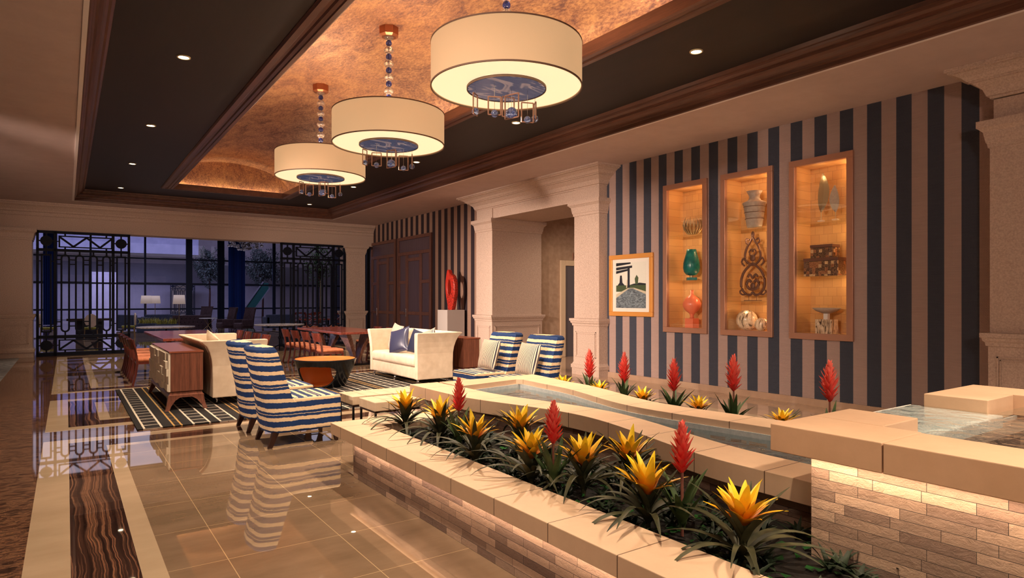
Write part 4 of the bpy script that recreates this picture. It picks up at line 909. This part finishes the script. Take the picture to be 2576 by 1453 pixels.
for (y, z, W, D, H, lb, mt) in ((4.94, 1.846, .50, .26, .26, 'large mosaic box with wooden lid on the right niche shelf', 'mosaic'), (4.945, 2.107, .32, .2, .19, 'small mosaic box stacked on the large mosaic box', 'mosaic')):
    e = empty('mosaic_box', (NX, y, z), 0, lb, 'box', 'mosaic boxes in the right niche'); MB().box(-D/2, D/2, -W/2, W/2, 0, H-.045).build('box_body', mt, e, bevel=.003); MB().box(-D/2-.005, D/2+.005, -W/2-.005, W/2+.005, H-.043, H).build('lid', 'brownmetal', e, bevel=.003)
e = empty('footed_dish', (NX, 4.92, NF), 0, 'shallow pale dish on a square stone block at the right niche floor', 'dish')
MB().box(-.09, .09, -.12, .12, 0, .21).build('block', 'shell', e, bevel=.004); MB().box(-.03, .03, -.03, .03, .21, .30).build('stem', 'paper', e)
MB().lathe([(.001, .29), (.05, .295), (.14, .33), (.19, .37), (.185, .375), (.12, .345), (.001, .31)], 36).build('bowl', 'ceramic', e, smooth=True)

# ================================================================ PLANTER, CHANNEL AND POOL
def curve(pts, Y):
    for (y0, x0), (y1, x1) in zip(pts, pts[1:]):
        if y1 <= Y <= y0 or y0 <= Y <= y1:
            t = (Y-y0)/(y1-y0); t = t*t*(3-2*t); return x0+(x1-x0)*t
    return pts[-1][1]
PX0, PX1, PYE, PZ = 1.95, 2.29, 5.65, .40
e = empty('stone_planter', (0, 0, 0), 0, 'long low ledgestone planter with pale coping and bromeliads in front', 'planter')
MB().box(2.0, 2.26, -1.2, 5.22, 0, .30).box(2.26, 3.1, 5.0, 5.22, 0, .30).build('wall', 'brick', e)
MB().box(PX0, PX1, -1.2, PYE, .30, PZ).box(PX1, 3.02, 5.3, PYE, .30, PZ).build('coping', 'coping', e, bevel=.004)
MB().box(2.26, 2.80, -1.2, 1.64, 0, .33).box(2.26, 3.1, 1.64, 5.0, 0, .33).box(2.29, 3.02, 5.0, 5.3, .30, .33).build('soil', 'soil', e)
o = lamp('planter_led_lamp', 'AREA', (1.955, 2.1, .285), 6, (1, .74, .54), (0, R(-66), 0), .03, 6.2)
# moss: uncountable bright green patches between the plants
b = MB(); mr = random.Random(11)
for i in range(420):
    x, y = mr.uniform(2.3, 2.98), mr.uniform(.7, 4.9); s_ = mr.uniform(.012, .028); a = mr.uniform(0, 6.3)
    b.add([(x+s_*math.cos(a+t), y+s_*math.sin(a+t), .335+mr.uniform(0, .02)) for t in (0, 1.6, 3.1, 4.7)], [(0, 1, 2, 3)])
tag(b.build('moss', 'moss', recalc=False), 'bright green moss showing between the planter bromeliads', 'moss', kind='stuff')
# channel
CA = [(6.3, 3.02), (5.35, 3.02), (3.8, 3.31), (2.15, 3.02), (1.5, 3.02)]; CB = [(5.80, 3.38), (5.35, 3.38), (3.8, 3.62), (2.15, 3.35), (1.5, 3.35)]
CC_ = [(5.95, 4.26), (5.3, 4.22), (3.8, 3.95), (2.4, 4.1), (1.5, 4.12)]; CD = [(6.26, 4.66), (5.3, 4.56), (3.8, 4.28), (2.4, 4.42), (1.5, 4.46)]
e = empty('water_channel', (0, 0, 0), 0, 'raised hourglass water channel with pale stone coping and pebble bed', 'water feature')
def cop(fo, fi, y0, y1, n=40):
    rings = []
    for k in range(n+1):
        Y = y0+(y1-y0)*k/n; a, c = curve(fo, Y), curve(fi, Y); d = .1 if c > a else -.1; rings.append([(a, Y, .48), (a+d, Y, .48), (a+d, Y, .545), (c, Y, .545), (c, Y, .6), (a, Y, .6)])
    return MB().loft(rings)
cop(CA, CB, 1.62, 6.24).build('coping', 'coping', e, bevel=.003)
cop(CD, CC_, 1.62, 6.24).build('coping', 'coping', e, bevel=.003)
MB().prism([(3.38, 5.80), (3.38, 6.24), (4.66, 6.24), (4.26, 5.95)], 'z', .545, .5995).build('coping', 'copingP', e)
rings = []; r2 = []
for k in range(31):
    Y = 1.6+(6.15-1.6)*k/30; a, c = curve(CA, Y)+.09, curve(CB, Y)+.012; rings.append([(a, Y, 0), (c, Y, 0), (c, Y, .48), (a, Y, .48)])
    a, c = curve(CD, Y)-.09, curve(CC_, Y)-.012; r2.append([(a, Y, 0), (c, Y, 0), (c, Y, .48), (a, Y, .48)])
MB().loft(rings).loft(r2).box(3.1, 4.5, 6.0, 6.15, 0, .48).build('wall', 'brick', e)
rings = [[(curve(CB, 1.6+4.22*k/40), 1.6+4.22*k/40, .455), (curve(CC_, 1.6+4.37*k/40), 1.6+4.37*k/40, .455)] for k in range(41)]
b = MB().loft(rings, cap=False, close=False); b.build('pebble_bed', 'pebble', e, recalc=False)
b = MB()
for f, d in ((CB, .012), (CC_, -.012)):
    b.loft([[(curve(f, Y)-d*.6, Y, .44), (curve(f, Y)+d, Y, .44), (curve(f, Y)+d, Y, .546), (curve(f, Y)-d*.6, Y, .546)] for Y in [1.62+(4.17 if d > 0 else 4.31)*k/40 for k in range(41)]])
b.prism([(3.37, 5.785), (3.37, 5.82), (4.27, 5.97), (4.27, 5.935)], 'z', .44, .546).build('tile_liner', 'pooltile', e)
rings = [[(curve(CB, 1.62+4.17*k/40)+.011, 1.62+4.17*k/40, .508), (curve(CC_, 1.62+4.31*k/40)-.011, 1.62+4.31*k/40, .508)] for k in range(41)]
MB().loft(rings, cap=False, close=False).build('water_surface', 'water', e, recalc=False)
# raised pool
e = empty('raised_pool', (0, 0, 0), 0, 'tall ledgestone pool with thick pale coping and a spillway at the right', 'pool'); HZ = .914; HB = .787
b = MB().box(2.81, 3.07, -1.5, 1.62, 0, HB).box(3.07, 4.87, 1.3, 1.62, 0, HB-.02).box(4.87, 5.12, -1.5, 1.62, 0, HB); b.build('wall', 'brick', e)
def slab(x0, x1, y0, y1): return MB().box(x0, x1, y0, y1, HB, HZ).build('coping_slab', 'copingP', e, bevel=.004)
slab(2.75, 3.1, -.2, 1.278); slab(2.75, 3.1, -1.5, -.206); slab(2.75, 3.118, 1.284, 1.79); slab(3.124, 3.48, 1.45, 1.79)
slab(4.42, 4.826, 1.47, 1.81); slab(4.832, 5.18, 1.284, 1.81); slab(4.83, 5.18, .2, 1.278); slab(4.83, 5.18, -1.5, .194)
MB().box(3.07, 4.87, -1.5, 1.3, .25, .30).build('basin_floor', 'slate', e); MB().box(3.07, 3.10, -1.5, 1.42, .3, HB).box(4.83, 4.86, -1.5, 1.42, .3, HB).box(3.1, 4.83, 1.38, 1.44, .3, HB-.04).build('basin_lining', 'slate', e)
for k in range(6): MB().box(3.1, 4.83, 1.0-k*.25, 1.12-k*.25, .3, .36+.02*k).build('step_stone', 'slate', e)
MB().box(3.1, 3.48, 1.444, 1.462, .3, HB).box(4.42, 4.83, 1.452, 1.467, .3, HB).build('tile_liner', 'pooltile', e)
MB().box(3.46, 4.44, 1.40, 1.90, HB-.03, .834).build('spillway', 'weir', e, bevel=.006)
b = MB(); n = 30; b.add([(3.1+1.73*i/n, -1.5+2.93*j/n, .842) for j in range(n+1) for i in range(n+1)], [(j*(n+1)+i, j*(n+1)+i+1, (j+1)*(n+1)+i+1, (j+1)*(n+1)+i) for j in range(n) for i in range(n)]); b.build('water_surface', 'water', e, recalc=False)
b = MB().loft([[(3.48, y, z), (4.42, y, z)] for y, z in ((1.43, .842), (1.86, .84), (1.905, .83), (1.925, .78), (1.935, .64), (1.94, .46))], cap=False, close=False); b.build('falling_water', 'water', e, recalc=False, smooth=True)
lamp('pool_led_lamp', 'AREA', (2.757, .1, HB-.012), 10, (1, .74, .50), (0, R(-20), 0), .015, 3.1)
lamp('spillway_lamp', 'AREA', (3.95, 1.47, .9), 0.0, (1, .8, .55), (0, 0, 0), .9, .03).data.energy = 0.1
lamp('weir_spot', 'SPOT', (4.6, 1.2, 3.9), 130, (1, .82, .62), size=.08, spot=24, blend=.6); aim(bpy.data.objects['weir_spot'], (3.95, 1.6, .84))
# rear bed
e = empty('rear_planter', (0, 0, 0), 0, 'low stone bed behind the water channel holding bromeliads', 'planter')
MB().loft([[(curve(CD, Y)-.085, Y, 0), (5.1, Y, 0), (5.1, Y, .36), (curve(CD, Y)-.085, Y, .36)] for Y in [1.95+4.15*k/24 for k in range(25)]]).build('soil', 'soil', e); MB().box(5.1, 5.22, 1.85, 6.2, 0, .38).box(4.68, 5.1, 6.1, 6.22, 0, .38).build('wall', 'brick', e)

# ================================================================ PLANTS
def yellow_brom(loc, rz, seed, label, group, nl=24):
    rr = random.Random(seed); e = empty('yellow_bromeliad', loc, rz, label, 'plant', group)
    b = MB()
    for k in range(nl):
        a = k*2.4+rr.uniform(-.2, .2); inner = k/nl
        if inner < .62: b.leaf((.01*math.cos(a), .01*math.sin(a), .03+.05*inner), a, rr.uniform(.36, .50), rr.uniform(.036, .052), R(rr.uniform(34, 58)), R(rr.uniform(-70, -15)), 10, .16)
        else: b.leaf((0, 0, .08), a, rr.uniform(.24, .36), rr.uniform(.042, .056), R(rr.uniform(56, 76)), R(rr.uniform(10, 50)), 8, .2)
    b.build('leaf_rosette', 'leaf', e, smooth=True, recalc=False)
    MB().tube([(0, 0, 0), (0, 0, .2)], .014, 8).build('stem', 'leaf', e)
    for row, (n, L, e0, e1, z, W) in enumerate(((7, .205, 44, 16, .18, .058), (7, .20, 58, 36, .195, .062), (5, .19, 74, 58, .205, .064))):
        for k in range(n):
            a = 2*math.pi*(k+.5*row)/n+rr.uniform(-.18, .18)
            MB().leaf((.012*math.cos(a), .012*math.sin(a), z), a, L*rr.uniform(.85, 1.08), W, R(e0+rr.uniform(-7, 7)), R(e1+rr.uniform(-8, 8)), 7, .16, tip=1.5).build('bract', 'yellow', e, smooth=True, recalc=False)
    return e
def red_brom(loc, rz, seed, label, group, H=.27, z0=.42, wd=1):
    rr = random.Random(seed); e = empty('red_torch_bromeliad', loc, rz, label, 'plant', group)
    b = MB()
    for k in range(10):
        a = k*2.4+rr.uniform(-.2, .2)
        b.leaf((0, 0, .04), a, rr.uniform(.24, .36), rr.uniform(.045, .065), R(rr.uniform(56, 78)), R(rr.uniform(30, 65)), 7, .25)
    b.build('upright_leaves', 'leafup', e, smooth=True, recalc=False)
    MB().tube([(0, 0, 0), (0, 0, z0+H*.8)], [.008, .007], 7).build('stem', 'stem', e)
    b = MB(); n = 60
    for k in range(n):
        t = k/n; a = k*2.39996; z = z0+H*.86*t; L = .088*wd*(.62+.55*math.sin(math.pi*min(1, .12+t*1.0)))*(1-.2*t); el = 40+32*t
        b.leaf((.006*math.cos(a), .006*math.sin(a), z), a, L*rr.uniform(.9, 1.15), .036*(1-.3*t)*wd, R(el), R(el+14+rr.uniform(-10, 10)), 5, .3, tip=2.0)
    b.build('flower_spike', 'redbract', e, smooth=True, recalc=False)
    return e
SZ = .332
FYL = ['yellow bromeliad at the far left end of the front planter', 'yellow bromeliad left of the first red torch flower in the front planter', 'yellow bromeliad in front of and right of the first red torch flower',
       'yellow bromeliad at the back of the front planter against the channel, above another', 'yellow bromeliad just left of the second red torch flower, front row', 'yellow bromeliad just right of the second red torch flower',
       'yellow bromeliad at the back of the front planter, left of the third red torch flower', 'large yellow bromeliad in front, immediately left of the third red torch flower', 'largest nearest yellow bromeliad, right of the third red torch flower']
for i, (x, y) in enumerate([(2.46, 5.18), (2.50, 4.60), (2.36, 3.84), (2.80, 3.90), (2.38, 3.20), (2.53, 2.88), (2.83, 2.80), (2.43, 2.27), (2.44, 1.72)]):
    yellow_brom((x, y, SZ), i*1.3, 20+i, FYL[i], 'yellow bromeliads in the front planter')
for i, (x, y, lb) in enumerate(((2.48, 4.27, 'red torch bromeliad farthest left in the front planter'), (2.38, 2.98, 'red torch bromeliad in the middle of the front planter'), (2.50, 2.11, 'deep red torch bromeliad nearest the camera in the front planter'))):
    red_brom((x, y, SZ), i, 50+i, lb, 'red torch bromeliads', .27, .31)
RYL = ['yellow bromeliad behind the channel, leftmost and farthest', 'yellow bromeliad behind the channel near the elevator pilaster base', 'yellow bromeliad behind the channel, third from the left', 'yellow bromeliad behind the channel, fourth from the left', 'yellow bromeliad behind the channel next to the raised pool coping']
for i, y in enumerate((5.79, 5.18, 4.54, 3.84, 3.0)): yellow_brom((4.78, y, .35), i*1.7+.5, 70+i, RYL[i], 'yellow bromeliads behind the channel', 16).scale = (.8, .8, .72)
RRL = ['red torch bromeliad behind the channel, leftmost, before the pilaster', 'red torch bromeliad behind the channel, second from the left', 'red torch bromeliad behind the channel, middle one of five', 'red torch bromeliad behind the channel, fourth from the left', 'red torch bromeliad behind the raised pool coping, tallest and rightmost']
for i, (y, z) in enumerate(((5.36, .98), (4.82, .98), (4.15, .97), (3.48, 1.05), (2.62, 1.07))): red_brom((4.8, y, .35), i, 90+i, RRL[i], 'red torch bromeliads', .33, z-.36-.34, 1.2)
# ground cover of small dark leaves
b = MB(); gr = random.Random(5)
for (x0, x1, y0, y1, n, z) in ((2.3, 3.0, .5, 4.95, 170, .33), (4.45, 5.05, 2.0, 5.9, 60, .36)):
    for i in range(n):
        x, y = gr.uniform(x0, x1), gr.uniform(y0, y1)
        for k in range(9):
            a = k*2.4+gr.uniform(-.3, .3); b.leaf((x, y, z), a, gr.uniform(.07, .14), gr.uniform(.02, .034), R(gr.uniform(35, 75)), R(gr.uniform(-40, 30)), 4, .2)
tag(b.build('ground_cover', 'cover', recalc=False, smooth=True), 'low dark leafy ground cover filling the planter beds', 'ground cover', kind='stuff')

# ================================================================ LOUNGE FURNITURE
def marble_table(loc, label):
    e = empty('marble_table', loc, 0, label, 'table', 'round marble tables in the lounge opening')
    MB().lathe([(.001, .735), (.71, .735), (.73, .745), (.73, .765), (.72, .772), (.001, .772)], 48).build('top', 'marbletop', e)
    MB().lathe([(.02, 0), (.02, .3), (.035, .33), (.05, .36), (.035, .39), (.02, .42), (.02, .735)], 14).build('stem', 'blackiron', e, smooth=True)
    for k in range(4):
        a = k*math.pi/2+.5; MB().tube([(0, 0, .14), (.14*math.cos(a), .14*math.sin(a), .1), (.28*math.cos(a), .28*math.sin(a), .012)], .016, 6).build('foot', 'blackiron', e, smooth=True)
    return e
mt = marble_table((2.28, 20.1, 0), 'round grey marble table right of the left iron screen')
dup(mt, (5.35, 20.1, 0), 0, 'round grey marble table on a slim stem before the right iron screen')
def wing(loc, rz, label):
    e = empty('wingback_chair', loc, rz, label, 'chair', 'dark wingback chairs in the lounge')
    rings = []
    for z, r in ((.18, .36), (.35, .38), (.6, .40), (.85, .43), (1.05, .47), (1.15, .50), (1.17, .49)):
        zz = min(1, max(0, (z-.3)/.8)); sp = 2.3-.5*zz if z > .62 else 2.35
        sp = 1.9 if z > 1.0 else (2.1 if z > .62 else 2.35)
        pts = [(-r*math.cos(sp*(k/12-.5)*1.0)-.02, r*math.sin(sp*(k/12-.5))*1.08, z) for k in range(13)]; pin = [((x+.0)*.86+.0, y*.86, z) for x, y, z in pts[::-1]]
        rings.append(pts+pin)
    MB().loft(rings).build('wing_back', 'maroon', e, smooth=True)
    MB().box(-.28, .36, -.33, .33, .2, .46).build('seat', 'maroon', e, bevel=.05, smooth=True, seg=3)
    for s_ in (-1, 1): MB().box(-.2, .32, s_*.33-.04, s_*.33+.04, .3, .62).build('armrest', 'maroon', e, bevel=.03)
    for (x, y) in ((.3, .28), (.3, -.28), (-.3, .25), (-.3, -.25)): MB().tube([(x, y, .2), (x*1.18, y*1.15, .1), (x*1.1, y*1.1, .04), (x*1.25, y*1.2, 0)], .018, 6).build('leg', 'darkleg', e)
    return e
wg = wing((6.75, 31.3, 0), R(200), 'dark wingback chair in front, nearest of the lounge pair')
dup(wg, (6.15, 32.2, 0), R(190), 'dark wingback chair partly hidden behind the nearest one')
dup(wg, (6.1, 38.2, 0), R(215), 'dark wingback chair standing alone nearer the window')
def xtable(loc, label):
    e = empty('side_table', loc, 0, label, 'table', 'small white topped lounge tables')
    MB().lathe([(.001, .63), (.40, .63), (.40, .655), (.001, .655)], 28).build('top', 'paletop', e)
    for k in range(3): a = k*math.pi/3; MB().tube([(.3*math.cos(a), .3*math.sin(a), .63), (-.3*math.cos(a), -.3*math.sin(a), 0)], .012, 6).build('crossed_leg', 'brass', e)
    return e
xt = xtable((5.55, 33.3, 0), 'small white topped table closest to the front wingback chairs')
dup(xt, (5.35, 35.4, 0), 0, 'small white topped table behind the closest one'); dup(xt, (5.1, 41.0, 0), 0, 'small white topped table near the window beside the lone wingback')
def flamp(loc, label, H=1.75):
    e = empty('floor_lamp', loc, 0, label, 'lamp', 'pale shaded floor lamps in the lounge')
    MB().lathe([(.21, H-.42), (.27, H-.42), (.23, H), (.2, H), (.21, H-.42)], 32, cap=False).build('lamp_shade', 'lampshade', e, smooth=True)
    MB().tube([(0, 0, .02), (0, 0, H-.2)], .014, 8).build('pole', 'brass', e); MB().lathe([(.001, 0), (.14, 0), (.14, .02), (.001, .03)], 20).build('base', 'brass', e)
    return e
fl = flamp((4.35, 33.6, 0), 'floor lamp with pale shade in front of the distant screen')
dup(fl, (3.45, 38.6, 0), 0, 'floor lamp with pale shade, left one of the touching pair'); dup(fl, (4.0, 40.0, 0), 0, 'floor lamp with pale shade, right one of the touching pair')
def lsofa(loc, rz, W, mat, label, tuft=True):
    e = empty('lounge_sofa', loc, rz, label, 'sofa'); h = W/2
    MB().box(-.42, -.22, -h, h, .08, .78).build('backrest', mat, e, bevel=.04, seg=3); MB().box(-.3, .42, -h+.15, h-.15, .1, .44).build('seat', mat, e, bevel=.04, seg=3)
    for s_ in (-1, 1): MB().box(-.42, .42, s_*(h-.08)-.09, s_*(h-.08)+.09, .08, .66).build('armrest', mat, e, bevel=.03)
    if tuft:
        for k in range(8):
            for j in range(3): MB().sphere((-.425, -h+.2+k*(W-.4)/7+(.06 if j % 2 else 0), .28+j*.17), .02, 6).build('button', 'black', e)
    return e
lsofa((5.0, 34.6, 0), R(90), 1.7, 'maroon', 'dark tufted sofa behind the small white topped tables'); lsofa((4.0, 37.5, 0), R(100), 1.6, 'greyblue', 'blue grey sofa behind the grass planters', False)
lsofa((2.75, 37.0, 0), R(20), 1.8, 'greyblue', 'low blue grey sofa left of the grass planters', False); lsofa((9.0, 34.0, 0), R(90), 1.4, 'greyblue', 'grey green sofa right of the wingback chairs', False)
def gplanter(loc, label, seed):
    e = empty('grass_planter', loc, 0, label, 'planter', 'grass planters in the lounge'); MB().box(-.45, .45, -.25, .25, 0, .42).build('box', 'greyblue', e, bevel=.01)
    rr = random.Random(seed); b = MB()
    for k in range(170): b.leaf((rr.uniform(-.4, .4), rr.uniform(-.22, .22), .41), rr.uniform(0, 6.3), rr.uniform(.2, .38), .022, R(rr.uniform(60, 88)), R(rr.uniform(-20, 50)), 4, .1)
    b.build('grass', 'grass', e, recalc=False); return e
gplanter((3.12, 34.2, 0), 'box planter with yellow green grass, left of the two', 1); gplanter((3.75, 32.8, 0), 'box planter with yellow green grass, right of the two', 2)
# left lounge: desk and pale round-backed chairs behind the left screen
e = empty('writing_desk', (.75, 30.5, 0), 0, 'dark writing desk seen through the left iron screen', 'desk'); MB().box(-.75, .75, -.4, .4, .70, .78).build('top', 'darkleg', e); MB().box(-.45, .45, -.22, .22, 0, .7).build('base', 'darkglaze', e)
def oval(loc, rz, label):
    e = empty('oval_back_chair', loc, rz, label, 'chair', 'pale oval-backed chairs by the desk')
    MB().prism([(.22*math.cos(t*math.pi/12), .72+.26*math.sin(t*math.pi/12)) for t in range(24)], 'x', -.26, -.21).build('backrest', 'cream', e, bevel=.01)
    MB().box(-.22, .24, -.23, .23, .38, .46).build('seat', 'grass', e, bevel=.02)
    for x in (-.2, .2):
        for y in (-.2, .2): MB().tube([(x, y, .4), (x*1.1, y*1.1, 0)], .016, 6).build('leg', 'brass', e)
    return e
ov = oval((.78, 29.6, 0), R(90), 'pale oval backed chair in front of the desk'); dup(ov, (-.6, 30.4, 0), R(0), 'pale oval backed chair left of the desk'); dup(ov, (2.1, 30.6, 0), R(180), 'pale oval backed chair right of the desk')
# right lounge: table with orange and blue chairs behind the right screen
e = empty('cafe_table', (8.6, 26.6, 0), 0, 'dark cafe table seen through the right iron screen', 'table'); MB().box(-.7, .7, -.45, .45, .68, .73).build('top', 'table', e)
for x in (-.6, .6):
    for y in (-.35, .35): MB().box(x-.03, x+.03, y-.03, y+.03, 0, .68).build('leg', 'black', e)
def fret(loc, rz, mat, label):
    e = empty('fretwork_chair', loc, rz, label, 'chair', 'open-backed chairs behind the right screen')
    MB().box(-.24, .24, -.24, .24, .40, .47).build('seat', mat, e, bevel=.02)
    b = MB().box(-.27, -.23, -.25, -.20, 0, .98).box(-.27, -.23, .20, .25, 0, .98).box(-.27, -.23, -.2, .2, .92, .98).box(-.27, -.23, -.2, .2, .52, .56).bar((-.25, -.2, .56), (-.25, .2, .92), .025).bar((-.25, .2, .56), (-.25, -.2, .92), .025); b.build('backrest', 'chairwood', e)
    for y in (-.22, .22): MB().box(.19, .23, y-.02, y+.02, 0, .4).build('leg', 'chairwood', e)
    return e
fc = fret((8.05, 25.7, 0), R(90), 'seat', 'open backed orange chair behind the right screen, left one'); dup(fc, (9.2, 26.0, 0), R(90), 'open backed orange chair behind the right screen, right one')
fret((8.3, 27.7, 0), R(-90), 'navy', 'open backed blue chair across the cafe table, left one'); fret((9.1, 27.9, 0), R(-90), 'navy', 'open backed blue chair across the cafe table, right one')
# curtains
for x0, x1, lb in ((-1.15, -.45, 'navy floor length curtain behind the left iron screen'), (9.2, 10.3, 'navy floor length curtain in the middle of the lounge windows'), (8.5, 8.95, 'pale blue grey sheer curtain edge left of the broad curtain')):
    n = 60; y_ = 47.5; pts = [(x0+(x1-x0)*k/n, y_+.05*math.sin(k*1.3)) for k in range(n+1)]; pts += [(x, y+.012) for x, y in pts[::-1]]
    tag(MB().prism(pts, 'z', .02, 5.88).build('curtain', 'greyblue' if 'sheer' in lb else 'navycurtain'), lb, 'curtain')
# glass bubble chandelier
e = empty('bubble_chandelier', (5.75, 26.5, 3.5), 0, 'cluster chandelier of smoky glass bubbles hanging in the lounge', 'chandelier'); br = random.Random(9)
MB().box(-.5, .5, -.4, .4, .75, .8).tube([(0, 0, .8), (0, 0, 2.38)], .02).build('canopy_plate', 'black', e)
for k in range(98):
    x, y = br.uniform(-.58, .58), br.uniform(-.45, .45); z = br.uniform(.0, .5)+.12*(x/.58)**2; MB().sphere((x, y, z), br.uniform(.045, .07), 10).build('glass_bubble', 'smoke', e, smooth=True)
b = MB()
for k in range(24): x, y = br.uniform(-.5, .5), br.uniform(-.4, .4); b.tube([(x, y, .1), (x, y, .76)], .003, 4)
b.build('cables', 'black', e)
# trees
def tree(loc, Hc, Rx, Rz, mat, label, seed, n=900, ls=.14):
    e = empty('indoor_tree', loc, 0, label, 'tree', None); rr = random.Random(seed); b = MB()
    for k in range(n):
        while True:
            p = [rr.uniform(-1, 1) for _ in range(3)]
            if sum(q*q for q in p) < 1: break
        q = 1+.25*math.sin(p[0]*7+p[2]*5); b.leaf((p[0]*Rx*q, p[1]*Rx*q, Hc+p[2]*Rz*q), rr.uniform(0, 6.3), ls, ls*.5, R(rr.uniform(-60, 60)), R(rr.uniform(-60, 60)), 2, .1)
    b.build('crown', mat, e, recalc=False)
    b = MB().tube([(0, 0, 0), (.05, 0, Hc*.5), (0, 0, Hc)], [.09, .07, .04], 8)
    for k in range(6): a = k*1.05; b.tube([(0, 0, Hc*.72), (Rx*.6*math.cos(a), Rx*.6*math.sin(a), Hc+Rz*.3)], [.04, .015], 6)
    b.build('trunk', 'darkleg', e); return e
tree((11.0, 33.5, 0), 3.5, .95, 1.1, 'leafy', 'bright green tree behind the right iron screen', 1, 1500, .13)
tree((9.5, 56.5, -.005), 4.2, 1.1, 1.5, 'leafdark', 'dim tree beyond the windows left of the broad curtain', 2, 2600, .24); tree((13.4, 55.5, -.005), 4.3, 1.5, 1.5, 'leafdark', 'dim tree beyond the windows right of the broad curtain', 3, 3200, .24)
# green glazed slide-like stair beyond the window
e = empty('glazed_stair', (12.2, 54.0, 0), 0, 'green glazed sloping stair beyond the lounge windows', 'stair')
MB().prism([(-1.1, 0), (-.4, 0), (1.2, 2.4), (1.2, 2.9), (.7, 2.9)], 'y', -.4, -.36).build('glass_side', flat('green_glass_panel', C(24, 66, 58), .5), e); MB().bar((-1.1, -.42, .2), (.8, -.42, 3.0), .08).bar((-.4, -.42, .0), (1.3, -.42, 2.5), .08).build('handrail', 'greydoor', e)
